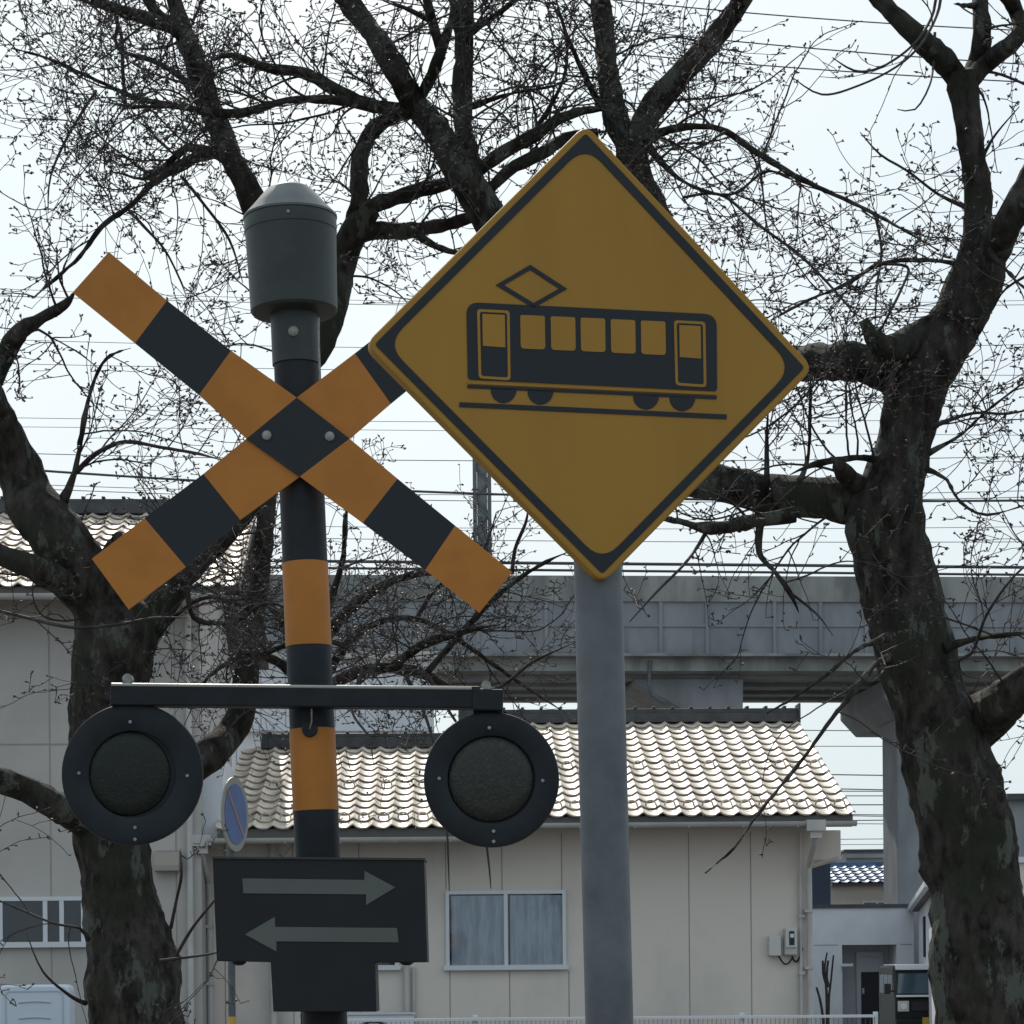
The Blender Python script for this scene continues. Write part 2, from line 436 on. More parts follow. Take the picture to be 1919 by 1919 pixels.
gt = MB(); gutter(gt, xa2 - 0.1, xb2 + 0.1, -0.88, zel - 0.14, 0.07); gt.build('gutter', M['pvc'], A, smooth=True)
gt = MB(); gutter(gt, xb2 + 0.12, xb + 0.0, -0.83, zer - 0.10, 0.07); gt.build('gutter', M['pvc'], A, smooth=True)
def downpipe(par, fr, px, ytop, d=-0.09, r=0.04, hop=True, mat_=None, ztop=None):
    m = MB(); x, z = fr.at(px, ytop, d)
    if hop:
        m.box(x - 0.13, x + 0.13, -0.92, -0.72, z - 0.10, z + 0.05); m.box(x - 0.08, x + 0.08, -0.88, -0.76, z - 0.2, z - 0.10)
        m.tube([(x, -0.82, z - 0.18), (x, -0.7, z - 0.3), (x + 0.01, d - 0.05, z - 0.55), (x + 0.02, d, z - 0.75), (x + 0.02, d, -0.1)], r, 10)
    else: m.tube([(x, d, z), (x, d, -0.1)], r, 10)
    for k in range(1, 4):
        if z - 0.4 - k * 0.8 > 0: m.box(x - r - 0.012, x + r + 0.03, d - r - 0.01, 0.0 if d < 0 else d, z - 0.4 - k * 0.8, z - 0.36 - k * 0.8)
    return m.build('downpipe', mat_ or M['pvc'], par, smooth=True)
downpipe(A, hA, 1513, 1550)
downpipe(A, hA, 1499, 1560, d=-0.06, r=0.022, hop=False)
downpipe(A, hA, 389, 1578, r=0.04)
downpipe(A, hA, 762, 1810, d=-0.07, r=0.045, hop=False); downpipe(A, hA, 775, 1812, d=-0.05, r=0.02, hop=False)
# vent stacks at the left under the eaves
v = MB(); x, z = hA.at(510, 1600, -0.15); v.tube([(x, -0.15, -0.1), (x, -0.15, z + 0.4)], 0.055, 12); v.lathe([(0.07, 0), (0.07, 0.05)], (x, -0.15, z + 0.1)); v.lathe([(0.07, 0), (0.07, 0.05)], (x, -0.15, z + 0.3))
v.build('vent_pipe', M['pvc'], A, smooth=True)
# box room at the right end
bx = MB(); x0, _ = hA.at(1516, 1600, 0.3); x1, zb = hA.at(1575, 1612, 0.4); bx.box(xr, x1, 0.35, 3.2, zb, zer - 0.15)
bx.build('side_bay', M['beige'], A, bevel=0.01)
br = MB(); (a, za), (b, zb_) = hA.at(1520, 1622, 0.3), hA.at(1572, 1606, 0.3); br.tube([(a, 0.34, za), (b, 0.36, zb_)], 0.02, 6); br.build('bay_brace', M['pvc'], A)
# meter and box
def pxbox(fr, x0, y0, x1, y1, d0, d1, m=0, mb=None):
    (a, z1), (b, z0) = fr.at(x0, y0, d0), fr.at(x1, y1, d0)
    return (mb or MB()).box(a, b, d0, d1, z0, z1, m)
mt = pxbox(hA, 1470, 1740, 1495, 1790, -0.12, 0.0).build('electric_meter', M['pvc'], A, bevel=0.02)
pxbox(hA, 1472, 1738, 1494, 1776, -0.145, -0.121).build('meter_cover', mat('meter_cover', (0.5, 0.49, 0.47), 0.4), mt, bevel=0.015)
pxbox(hA, 1479, 1745, 1489, 1771, -0.152, -0.146).build('meter_window', M['dark_room'], mt)
pxbox(hA, 1481, 1750, 1488, 1757, -0.158, -0.153).build('meter_dial', M['white'], mt)
pxbox(hA, 1441, 1754, 1464, 1791, -0.12, 0.0).build('terminal_box', mat('terminal_box', (0.5, 0.49, 0.47), 0.5), A, bevel=0.01)
cb = MB()
def arcpts(p, q, sag, n=10, fr=hA, d=-0.06):
    (a, za), (b, zb) = fr.at(*p, d), fr.at(*q, d)
    return [(a + (b - a) * i / n, d, za + (zb - za) * i / n - sag * 4 * (i / n) * (1 - i / n)) for i in range(n + 1)]
cb.tube(arcpts((1459, 1790), (1486, 1792), 0.12), 0.012, 6); cb.tube(arcpts((1484, 1792), (1504, 1776), 0.13), 0.014, 6)
cb.build('meter_cable', M['black'], A, smooth=True)

# ---- left two-storey house
hB = Frame(150, 32.0, R(3))
B = empty('two_storey_house', hB.o, 'taller grey-beige house with silver tile roof at the left edge, behind the leaning cherry trunk', 'house', rz=hB.a)
bl, brr = hB.at(-330, 1700)[0], hB.at(378, 1700)[0]
zeB = hB.at(200, 1098, -0.7)[1]
MB().box(bl, brr, 0, 6.5, -0.3, zeB - 0.02).build('wall', M['beige2'], B)
jt = MB()
for px in (95, 230, 330):
    a = hB.at(px, 1600)[0]; jt.box(a - 0.009, a + 0.009, -0.003, 0.02, -0.3, zeB - 0.1)
z_ = hB.at(100, 1395)[1]; jt.box(bl, brr, -0.004, 0.02, z_ - 0.01, z_ + 0.012)
jt.build('panel_joints', M['joint'], B)
xa3, xb3 = hB.at(-300, 1098, -0.7)[0], hB.at(450, 1098, -0.7)[0]
yr3 = 3.2; zr3 = hB.at(200, 962, yr3)[1]
rf = MB(); tile_roof(rf, xa3, xb3, -0.7, zeB, yr3, zr3, rows=13, guards=(1,), seed=9)
rf.build('roof', M['tile'], B, smooth=True, angle=40)
xprism(MB(), [(-0.67, zeB - 0.15), (-0.67, zeB - 0.01), (yr3, zr3 - 0.02), (yr3 + 4, zeB), (yr3 + 4, zeB - 0.1), (yr3, zr3 - 0.2)], xa3 + 0.02, xb3 - 0.02).build('roof_board', M['fascia'], B)
xprism(MB(), [(0.02, zeB - 0.05), (0.02, zeB + 0.1), (yr3, zr3 - 0.24), (6.4, zeB - 0.05)], bl, brr - 0.02).build('gable_wall', M['beige2'], B)
rg = MB(); rg.box(xa3, xb3 - 0.2, yr3 - 0.16, yr3 + 0.16, zr3 - 0.03, zr3 + 0.12); rg.box(xa3, xb3 - 0.25, yr3 - 0.1, yr3 + 0.1, zr3 + 0.12, zr3 + 0.2)
x = xa3
while x < xb3 - 0.3: rg.box(x, x + 0.05, yr3 - 0.12, yr3 + 0.12, zr3 + 0.2, zr3 + 0.235); x += 0.3
rg.build('ridge', M['tile_dark'], B, bevel=0.008)
gt = MB(); gutter(gt, xa3, xb3, -0.78, zeB - 0.12, 0.075); gt.build('gutter', M['pvc'], B, smooth=True)
add_window(B, hB, -60, 1680, 160, 1774, mull=(0.28, 0.66, 0.8), curtain=False, fw=0.055)
add_window(B, hB, -190, 1240, -40, 1400, mull=(0.5,), curtain=True)
m = MB(); x, z = hB.at(352, 1150, -0.08); m.tube([(x, -0.7, z + 0.2), (x, -0.08, z - 0.1), (x, -0.08, -0.1)], 0.045, 10); m.build('downpipe', M['pvc'], B, smooth=True)
vh = MB(); (a, z1), (b, z0) = hB.at(287, 1592, -0.25), hB.at(335, 1632, -0.25)
xprism(vh, [(-0.004, z1), (-0.16, z1 - 0.03), (-0.25, z0 + 0.08), (-0.25, z0), (-0.004, z0)], a, b); vh.build('vent_hood', mat('hood_brown', (0.27, 0.24, 0.21), 0.6), B, bevel=0.01)
lp = MB(); x, z = hB.at(392, 1480, -0.05); lp.box(brr, brr + 0.28, 0.3, 3.5, z - 0.7, z + 0.5); lp.build('side_bay', M['white'], B)

# ---- pale building behind the roofs
hC = Frame(620, 44.0, R(2))
Cc = empty('pale_building', hC.o, 'plain pale blue-grey building behind the silver roof, under the viaduct, seen through twigs', 'building', rz=hC.a)
a, z1 = hC.at(395, 1238); b, _ = hC.at(813, 1300)
MB().box(a, b, 0, 6, -0.3, z1).build('wall', M['white'], Cc)
MB().box(a - 0.08, b + 0.08, -0.15, 6.1, z1, z1 + 0.14).build('roof', M['pvc'], Cc)
zz = hC.at(600, 1368)[1]; MB().box(a, b, -0.12, -0.003, zz - 0.03, zz + 0.04).build('ledge', M['alu'], Cc)
jt = MB()
for k in range(1, 9): x = a + (b - a) * k / 9; jt.box(x - 0.012, x + 0.012, -0.003, 0.02, 0, z1 - 0.02)
zz = hC.at(600, 1290)[1]; jt.box(a, b, -0.0035, 0.02, zz - 0.015, zz + 0.015)
jt.build('panel_joints', mat('pale_joint', (0.3, 0.32, 0.35), 0.8), Cc)

# ---- viaduct
hV = Frame(960, 60.0, R(4))
V = empty('railway_viaduct', hV.o, 'long grey concrete railway viaduct crossing behind the houses', 'viaduct', rz=hV.a)
M['conc'] = mat('viaduct_concrete', (0.215, 0.23, 0.25), 0.9, var=0.24, vs=1.3, bump=0.15, bs=14, lo=0.3, hi=0.7, stretch=(1, 1, 0.35), detail=8)  # grey-blue tint stands in for slight distance haze
M['conc2'] = mat('weathered_concrete', (0.21, 0.215, 0.21), 0.9, var=0.3, vs=1.0, bump=0.15, bs=12, stretch=(1, 1, 0.3))
xl, xr = -45, 45
zt = hV.at(1300, 1080)[1]; z2 = hV.at(1300, 1128)[1]; z3 = hV.at(1300, 1172)[1]; z4 = hV.at(1300, 1235)[1]; z5 = hV.at(1300, 1262)[1]; z6 = hV.at(1300, 1300)[1]
MB().box(xl, xr, -0.06, 0.2, z2, zt).build('parapet', M['conc2'], V)
pn = MB().box(xl, xr, 0.0, 0.3, z4, z2)
pn.box(xl, xr, -0.035, -0.001, z3 - 0.04, z3 + 0.05)
rnd = random.Random(4); x = xl
while x < xr:
    pn.box(x, x + 0.09, -0.05, -0.002, z4 + 0.02, z2 - 0.003)
    if rnd.random() < 0.5: pn.box(x + 0.9, x + 0.93, -0.02, -0.002, z4 + 0.02, z3 - 0.05)
    x += rnd.choice((1.75, 1.2, 1.75))
pn.build('side_panels', M['conc'], V)
pxd = MB().box(xl, xr, -0.12, 6.6, z4 - 0.32, z4 - 0.003); pxd.build('deck', M['conc2'], V)
bm = MB()
for y in (0.7, 2.4, 4.1, 5.6): bm.box(xl, xr, y, y + 0.5, z4 - 0.42, z4 - 0.323)
z6 = z4 - 0.42
bm.build('girders', M['conc'], V)
xprism(MB(), [(-0.12, z4), (-0.45, z4 + 0.02), (-0.45, z4 + 0.09), (-0.12, z4 + 0.12)], xl, xr).build('edge_lip', M['conc2'], V)
for pc, wd, (cl, cr_) in ((1342, 0.62, (1186, 1387)), (1713, 0.46, (1652, 1790)), (640, 0.6, (520, 760)), (-60, 0.6, (-200, 60)), (2300, 0.6, (2200, 2400))):
    pr = MB(); xm = hV.at(pc, 1400, 1.2)[0]; a, b = hV.at(cl, 1290, 1.0)[0], hV.at(cr_, 1290, 1.0)[0]
    top = z6 - 0.003
    zc = hV.at(1300, 1345, 1.0)[1] - (0.05 if pc == 1712 else 0)
    c0, c1 = xm - wd, xm + wd
    if pc == 1342: c0, c1 = hV.at(1297, 1300, 1)[0], hV.at(1387, 1300, 1)[0]
    pr.prism([(a, top), (a, top - 0.12) if pc == 1342 else (a, top - 0.75 if pc == 1712 else top - 0.5), (c0, zc), (c1, zc), (b, top - 0.5) if pc != 1342 else (c1 + 0.02, top - 0.1), (b, top) if pc != 1342 else (c1 + 0.02, top)], 0.6, 6.2)
    pr.box(c0, c1, 1.2, 2.9, -0.3, zc - 0.002)
    po = pr.build('pier', M['conc'], V, bevel=0.03)
    if pc == 1712:
        x = c0 + 0.45; MB().tube([(x, 1.1, zc), (x, 1.1, 0)], 0.06, 8).build('drainpipe', M['pvc'], po, smooth=True)
dp = MB(); L = [hV.at(1218, 1238, -0.2), hV.at(1216, 1285, -0.2), hV.at(1222, 1302, -0.2), hV.at(1246, 1318, -0.2)]
dp.tube([(x, -0.2, z) for x, z in L], 0.05, 8); dp.build('drainpipe', M['galv'], V, smooth=True)
# catenary mast
cm = P(905, 1100, 61.5)
T = empty('catenary_mast', (cm.x, 61.5, zt - 1.5), 'grey steel mast standing on the viaduct, seen between crossbuck and yellow diamond', 'mast')
zz0 = zt - 1.5; zz1 = P(900, 700, 61.5).z
m = MB(); H = zz1 - zz0; hw = 0.19
for sx in (-1, 1):
    for sy in (-1, 1): m.box(sx * hw - 0.05, sx * hw + 0.05, sy * hw - 0.05, sy * hw + 0.05, 0, H)
k = 0
while k * 0.42 < H - 0.5:
    z = k * 0.42; s_ = 1 if k % 2 else -1
    for y in (-hw, hw): m.tube([(-hw * s_, y, z), (hw * s_, y, z + 0.42)], 0.035, 4)
    for x in (-hw, hw): m.tube([(x, -hw * s_, z), (x, hw * s_, z + 0.42)], 0.035, 4)
    k += 1
m.build('lattice', M['galv'], T)
MB().box(-0.13, 0.13, -0.1, 0.1, 0.1, H - 0.2).build('cable_duct', M['conc'], T)
ar = MB(); ar.box(-0.1, 4.5, -0.05, 0.05, H - 1.2, H - 1.1); ar.tube([(0, 0, H), (4.4, 0, H - 1.1)], 0.03, 5); ar.build('arm', M['galv'], T)

# ---- wires
def wire(p, q, D, r, label, group, sag=0.0, D2=None, mt=None):
    a, b = P(*p, D), P(*q, D2 or D); n = 24
    pts = [a + (b - a) * (i / n) - Vector((0, 0, sag * 4 * (i / n) * (1 - i / n))) for i in range(n + 1)]
    m = MB(); o = pts[0].copy(); m.tube(pts, r, 5)
    ob = m.build('overhead_wire', mt or M['wire'], None, smooth=True, sub=o); ob.location = o
    tag(ob, label, 'wire', group)
M['wire'] = mat('wire_rubber', (0.05, 0.052, 0.056), 0.6)
M['wire_far'] = mat('wire_haze_pale', (0.16, 0.17, 0.18), 0.6)  # paler grey, fading into haze is put into the colour
for p, q, lb in (((900, -30), (2050, 62), 'highest of three power lines crossing the open sky at the top right'), ((700, -2), (2050, 128), 'middle of three power lines crossing the open sky at the top right'), ((600, 40), (2050, 160), 'lowest of three power lines crossing the open sky at the top right')):
    wire(p, q, 46, 0.013, lb, 'power lines over the trees', 0.15)
wire((-60, 872), (2000, 937), 57, 0.03, 'thick black cable crossing the sky above the viaduct, midway up the photo', 'railway feeder cables', 0.3)
wire((-60, 1046), (2000, 1064), 58, 0.04, 'upper of two heavy cables just above the viaduct parapet', 'railway feeder cables', 0.0)
wire((-60, 1058), (2000, 1078), 59, 0.033, 'lower of two heavy cables just above the viaduct parapet', 'railway feeder cables', 0.0)
rnd = random.Random(2)
for y in (548, 560, 640, 690, 782, 808, 850, 905, 918, 975, 1002):
    wire((-60, y - rnd.uniform(0, 10)), (2000, y + rnd.uniform(2, 14)), 62 + rnd.uniform(0, 6), 0.007 + rnd.random() * 0.005, 'faint thin railway wire crossing the sky above the viaduct', 'thin railway wires', rnd.uniform(0, 0.3), mt=M['wire_far'])
for y in (1366, 1396, 1452, 1478, 1482, 1492, 1506, 1524, 1530, 1538, 1546, 1574, 1584):
    wire((1380, y + rnd.uniform(-6, 3)), (1760, y + rnd.uniform(-3, 5)), 75 + rnd.uniform(0, 20), 0.012 + rnd.random() * 0.01, 'faint wire in the sky gap between silver roof and viaduct pier', 'wires seen under the viaduct', mt=M['wire_far'])

# ---- white house at the right with a door
hD = Frame(1620, 60.0, R(0))
D_ = empty('white_house', hD.o, 'small white flat-fronted house with a recessed dark door, right of the silver roof', 'house')
def px2(x, y, d=0): return hD.at(x, y, d)
(a, zt_), (b, _) = px2(1522, 1702), px2(1712, 1702)
(c, zc), (d_, _) = px2(1578, 1771), px2(1680, 1771)
wl = MB(); wl.box(a, c, 0, 4.5, -0.3, zc); wl.box(d_, b, 0, 4.5, -0.3, zc); wl.box(a, b, 0, 4.5, zc + 0.001, zt_)
wl.box(c, d_, 1.3, 4.4, -0.3, zc - 0.003)
wl.build('wall', M['white'], D_)
MB().box(a - 0.05, b + 0.05, -0.05, 4.6, zt_, zt_ + 0.09).build('coping', M['tile_dark'], D_)
(e, zd), (f_, _) = hD.at(1604, 1784, 1.25), hD.at(1655, 1784, 1.25)
fr = MB(); fr.box(e, e + 0.12, 1.2, 1.298, 0, zd - 0.12); fr.box(f_ - 0.12, f_, 1.2, 1.298, 0, zd - 0.12); fr.box(e, f_, 1.2, 1.298, zd - 0.12, zd); fr.box(e + 0.12, f_ - 0.12, 1.22, 1.295, zd - 0.52, zd - 0.13)
dr = fr.build('door_frame', M['alu'], D_)
MB().box(e + 0.12, f_ - 0.12, 1.24, 1.29, 0, zd - 0.53).build('door', mat('dark_door', (0.02, 0.022, 0.03), 0.5), D_)
MB().box(e + 0.15, e + 0.2, 1.18, 1.238, 1.0, 1.15).build('door_handle', M['alu'], dr)
MB().box(*[hD.at(1577, 1806, -0.1)[0], hD.at(1598, 1806, -0.1)[0]], -0.15, 0.2, hD.at(1580, 1811, -0.1)[1], hD.at(1580, 1806, -0.1)[1]).build('mail_shelf', M['white'], D_)
jt = MB(); jt.box(a + 0.05, c - 0.1, -0.004, 0.01, zc - 0.01, zc + 0.012); jt.box(d_ + 0.1, b - 0.05, -0.004, 0.01, zc - 0.01, zc + 0.012); jt.build('panel_joints', M['joint'], D_)
# gabled house further right
G_ = empty('side_house', (10.4, 60, 0), 'white house side wall under a slanting gutter, between viaduct pier and right trunk', 'house')
def plan(mb, pts, z0, z1):
    n = len(pts); vs = [(x, y, z0) for x, y in pts] + [(x, y, z1) for x, y in pts]
    return mb.add(vs, [tuple(range(n - 1, -1, -1)), tuple(range(n, 2 * n))] + [(i, (i + 1) % n, (i + 1) % n + n, i + n) for i in range(n)])
plan(MB(), [(0, 0), (-2.6, -17), (-1.5, -17.1), (1.1, 0)], -0.3, 3.1).build('wall', M['white'], G_)
plan(MB(), [(-0.12, 0.2), (-2.75, -17.2), (-1.5, -17.3), (1.1, 0.2)], 3.103, 3.3).build('roof', M['fascia'], G_)
plan(MB(), [(-0.24, 0.2), (-2.87, -17.2), (-2.76, -17.2), (-0.13, 0.2)], 3.12, 3.24).build('gutter', M['alu'], G_)
plan(MB(), [(-1.05, -6.6), (-1.24, -7.8), (-1.20, -7.8), (-1.01, -6.6)], 1.9, 2.8).build('window', M['dark_room'], G_)
# blue tiled house
hE = Frame(1620, 74.0, R(0))
E_ = empty('blue_roofed_house', hE.o, 'cream house with a blue tiled roof, beyond the white flat-fronted house', 'house')
(a, z1), (b, _) = hE.at(1556, 1655), hE.at(1715, 1655)
MB().box(a, b, 0, 6, -0.3, z1).build('wall', M['beige'], E_)
zr_ = hE.at(1600, 1623, 3.0)[1]
m = MB(); tile_roof(m, a - 0.05, b + 0.1, -0.5, z1 - 0.02, 3.0, zr_, pitch=0.3, rows=6, guards=(), lip=0.05); m.build('roof', M['tile_blue'], E_, smooth=True, angle=40)
xprism(MB(), [(-0.45, z1 - 0.12), (-0.45, z1 - 0.03), (3.0, zr_ - 0.03), (6.2, z1)], a, b).build('roof_board', M['fascia'], E_)
MB().box(a, b, 2.9, 3.15, zr_ - 0.05, zr_ + 0.12).build('ridge', M['tile_blue'], E_)
add_window(E_, hE, 1616, 1688, 1670, 1720, mull=(0.5,), curtain=False)
# grey flat roof beyond
hH = Frame(1630, 90.0)
H_ = empty('grey_block', hH.o, 'dark grey flat block showing above the blue tiled roof', 'building')
(a, z1), (b, z0) = hH.at(1586, 1596), hH.at(1720, 1622)
m = MB().box(a, b, 0, 6, -0.3, z1); m.box(a - 0.15, b, -0.12, -0.003, z1 - 0.25, z1 - 0.1); m.build('wall', M['conc'], H_)
MB().box(a - 0.1, b + 0.1, -0.1, 6.1, z1, z1 + 0.08).build('roof', M['tile_dark'], H_)
# navy building
hN = Frame(1538, 66.0)
N_ = empty('navy_building', hN.o, 'narrow dark navy wall between the beige house and the cream house', 'building')
(a, z1), (b, _) = hN.at(1440, 1600), hN.at(1556, 1600)
MB().box(a, b, 0, 5, -0.3, z1).build('wall', mat('navy_cladding', (0.035, 0.055, 0.095), 0.6, var=0.05, vs=2), N_)
MB().box(a - 0.05, b + 0.02, -0.05, 5.1, z1, z1 + 0.08).build('roof', M['tile_dark'], N_)
# building at the far right
hR = Frame(1960, 46.0)
R_ = empty('grey_house', hR.o, 'grey house with cream lower wall at the right edge, mostly hidden by the big trunk', 'house')
(a, z1), (b, _) = hR.at(1893, 1500), hR.at(2250, 1500)
zm = hR.at(1900, 1612)[1]
MB().box(a, b, 0, 6, -0.3, zm).build('wall', M['beige'], R_)
MB().box(a, b, 0.0, 6, zm + 0.001, z1).build('upper_wall', M['conc'], R_)
MB().box(a - 0.1, b + 0.1, -0.2, 6.2, z1, z1 + 0.12).build('roof', M['tile_dark'], R_)
MB().box(a, b, -0.08, -0.003, zm - 0.05, zm + 0.06).build('ledge', M['alu'], R_)

# ---- fence along the road
hF = Frame(1200, 26.0)
Fn = empty('mesh_fence', hF.o, 'low pale mesh fence with a white top rail in front of the beige house', 'fence')
a, zf = hF.at(640, 1910); b, _ = hF.at(1642, 1910)
m = MB().box(a, b, -0.02, 0.02, zf - 0.03, zf); m.box(a, b, -0.015, 0.015, 0.1, 0.13); m.build('rail', M['alu'], Fn)
x = a
while x < b + 0.01:
    MB().box(x - 0.025, x + 0.025, 0.022, 0.07, 0, zf + 0.03).build('post', M['alu'], Fn); x += (b - a) / 4
m = MB(); x = a
while x < b: m.box(x, x + 0.005, -0.004, 0.002, 0.13, zf - 0.03); x += 0.05
z = 0.18
while z < zf - 0.04: m.box(a, b, -0.009, -0.005, z, z + 0.005); z += 0.1
m.build('mesh', M['galv'], Fn)

# ---- AC unit and tank
hU = Frame(715, 32.0, R(4))
U = empty('air_conditioner', hU.o, 'white outdoor air conditioner unit at the house wall, below the arrow box', 'air conditioner', rz=hU.a)
(a, z1), (b, _) = hU.at(652, 1902), hU.at(776, 1902); hgt = 0.72
(cx_, _) = hU.at(700, 1902)
MB().box(a, b, 0, 0.35, z1 - hgt, z1).build('casing', M['white'], U, bevel=0.015)
m = MB(); m.box(a - 0.02, b + 0.02, -0.02, 0.37, z1 + 0.0005, z1 + 0.025); m.build('lid', M['alu'], U)
m = MB(); m.lathe([(0.27, 0), (0.27, 0.006)], (cx_, -0.008, z1 - 0.33), (0, 1, 0), 32); fan = m.build('fan_grille', M['dark_room'], U, smooth=True)
m = MB()
for k in range(1, 7): m.tube([(cx_ + 0.043 * k * math.cos(R(t)), -0.016, z1 - 0.33 + 0.043 * k * math.sin(R(t))) for t in range(0, 361, 15)], 0.004, 4)
m.build('grille_wires', M['alu'], fan)
m = MB(); m.box(a + 0.08, a + 0.14, 0.02, 0.33, -0.02, z1 - hgt); m.box(b - 0.14, b - 0.08, 0.02, 0.33, -0.02, z1 - hgt); m.build('stand', M['galv'], U)
hT = Frame(65, 28.0, R(2))
K_ = empty('fuel_tank', hT.o, 'pale blue-white tank with rounded corners and pressed ribs, bottom left beside the trunk', 'tank', rz=hT.a)
(a, z1), (b, z0) = hT.at(-2, 1846), hT.at(131, 1980)
pol = rounded([(a, z1), (b, z1), (b, z0 - 0.1), (a, z0 - 0.1)], 0.09)
m = MB().prism(pol, 0, 0.45); m.build('body', mat('tank_paint', (0.52, 0.58, 0.66), 0.45), K_, bevel=0.03, smooth=True)
m = MB()
ins = inset([(a, z1), (b, z1), (b, z0 - 0.1), (a, z0 - 0.1)], 0.07)
m.ring(rounded(ins, 0.06), rounded(inset(ins, 0.015), 0.055), -0.008, 0.002)
for y in (1879, 1909):
    x0, zz = hT.at(35, y); x1, _ = hT.at(95, y)
    m.tube([(x0 + (x1 - x0) * i / 8, -0.003, zz + 0.012 * math.sin(math.pi * i / 8)) for i in range(9)], 0.012, 6)
m.build('pressed_rib', mat('tank_paint_rib', (0.40, 0.45, 0.52), 0.45), K_, smooth=True)
m = MB()
for x in (a + 0.1, b - 0.1): m.box(x - 0.02, x + 0.02, 0.05, 0.4, -0.02, z0 - 0.05)
m.build('leg', M['galv'], K_)

# ---- kei van
def van():
    D0 = 50.0; o = P(1741, 1825, D0); o.z = 0
    vt = empty('small_van', o, 'dark green boxy small van with a yellow number plate, parked by the white house', 'van', rz=R(-3))
    gp = mat('van_paint_green', (0.014, 0.021, 0.018), 0.5, spec=0.25); dk = mat('van_trim_black', (0.02, 0.02, 0.022), 0.5); ch = mat('van_white_trim_and_glare', (0.85, 0.87, 0.88), 0.25)
    hgt = P(1715, 1809, D0).z; L = 3.3; W = 0.72
    m = MB(); prof = [(0, 0.35), (-0.02, 0.62), (0.02, 1.0), (0.10, 1.06), (0.42, hgt - 0.14), (0.52, hgt - 0.03), (0.7, hgt), (L - 0.1, hgt), (L, hgt - 0.12), (L, 0.35)]
    xprism(m, prof, -W, W); body = m.build('body', gp, vt, bevel=0.05, smooth=True)
    m = MB(); xprism(m, [(0.55, hgt + 0.001), (0.75, hgt + 0.03), (L - 0.2, hgt + 0.03), (L - 0.1, hgt + 0.001)], -W + 0.08, W - 0.08); m.build('roof_panel', ch, vt, bevel=0.01)
    MB().box(-W + 0.06, W - 0.06, 0.40, 0.62, hgt - 0.10, hgt + 0.02).build('roof_glare_band', ch, vt, bevel=0.02)  # white band standing in for the bright reflection on the roof front
    wsl = Vector((0, 0.42 - 0.10, (hgt - 0.14) - 1.06)).normalized(); nn = Vector((0, -wsl.z, wsl.y)) * 0.012
    gm = mat('windscreen', (0.05, 0.085, 0.11), 0.08, spec=0.8)
    m = MB(); A0 = Vector((0, 0.12, 1.10)); A1 = Vector((0, 0.405, hgt - 0.18))
    vs = [Vector((-W + 0.06, 0, 0)) + A0 + nn, Vector((W - 0.06, 0, 0)) + A0 + nn, Vector((W - 0.12, 0, 0)) + A1 + nn, Vector((-W + 0.12, 0, 0)) + A1 + nn]
    vs += [v - nn * 1.6 for v in vs]
    m.add(vs, [(0, 1, 2, 3), (0, 4, 5, 1), (1, 5, 6, 2), (2, 6, 7, 3), (3, 7, 4, 0), (7, 6, 5, 4)]); m.build('windscreen', gm, vt)
    MB().box(-W + 0.03, W - 0.03, -0.05, 0.09, 1.03, 1.075).build('bonnet_trim', ch, vt, bevel=0.01)
    for sx in (-1, 1):
        m = MB().box(sx * (W - 0.17) - 0.12, sx * (W - 0.17) + 0.12, -0.05, -0.012, 0.72, 0.95); hl = m.build('headlight', mat('headlight_lens', (0.6, 0.62, 0.62), 0.1, spec=0.8), vt, bevel=0.03)
        m = MB().lathe([(0.07, 0), (0.07, 0.01)], (sx * (W - 0.17), -0.062, 0.84), (0, 1, 0), 16); m.build('bulb', ch, hl)
        m = MB().box(sx * (W + 0.13) - 0.07, sx * (W + 0.13) + 0.07, 0.25, 0.32, 1.1, 1.32); m.box(sx * (W + 0.03) - 0.05, sx * (W + 0.03) + 0.05, 0.27, 0.3, 1.14, 1.18); m.build('wing_mirror', dk, vt, bevel=0.02)
        for (y0, y1) in ((0.55, 1.35), (1.42, 2.2), (2.27, 3.1)):
            MB().box(sx * (W + 0.003) - 0.004, sx * (W + 0.003) + 0.004, y0, y1, 1.1, hgt - 0.2).build('side_window', gm, vt)
        for y in (0.55, L - 0.6):
            m = MB().lathe([(0.2, -0.08), (0.28, -0.07), (0.29, 0), (0.28, 0.07), (0.2, 0.08)], (sx * (W - 0.09), y, 0.29), (1, 0, 0), 24); wh = m.build('wheel', mat('tyre', (0.02, 0.02, 0.02), 0.9), vt, smooth=True)
            MB().lathe([(0.17, -0.1), (0.17, 0.1)], (sx * (W - 0.09), y, 0.29), (1, 0, 0), 16).build('rim', M['galv'], wh, smooth=True)
    MB().box(-0.38, 0.38, -0.045, -0.015, 0.74, 0.93).build('grille', dk, vt)
    MB().box(-W, W, -0.12, 0.02, 0.3, 0.56).build('bumper', gp, vt, bevel=0.04)
    MB().box(-0.165, 0.165, -0.135, -0.123, 0.45, 0.6).build('number_plate', mat('plate_yellow', (0.55, 0.38, 0.04), 0.5), vt)
van()

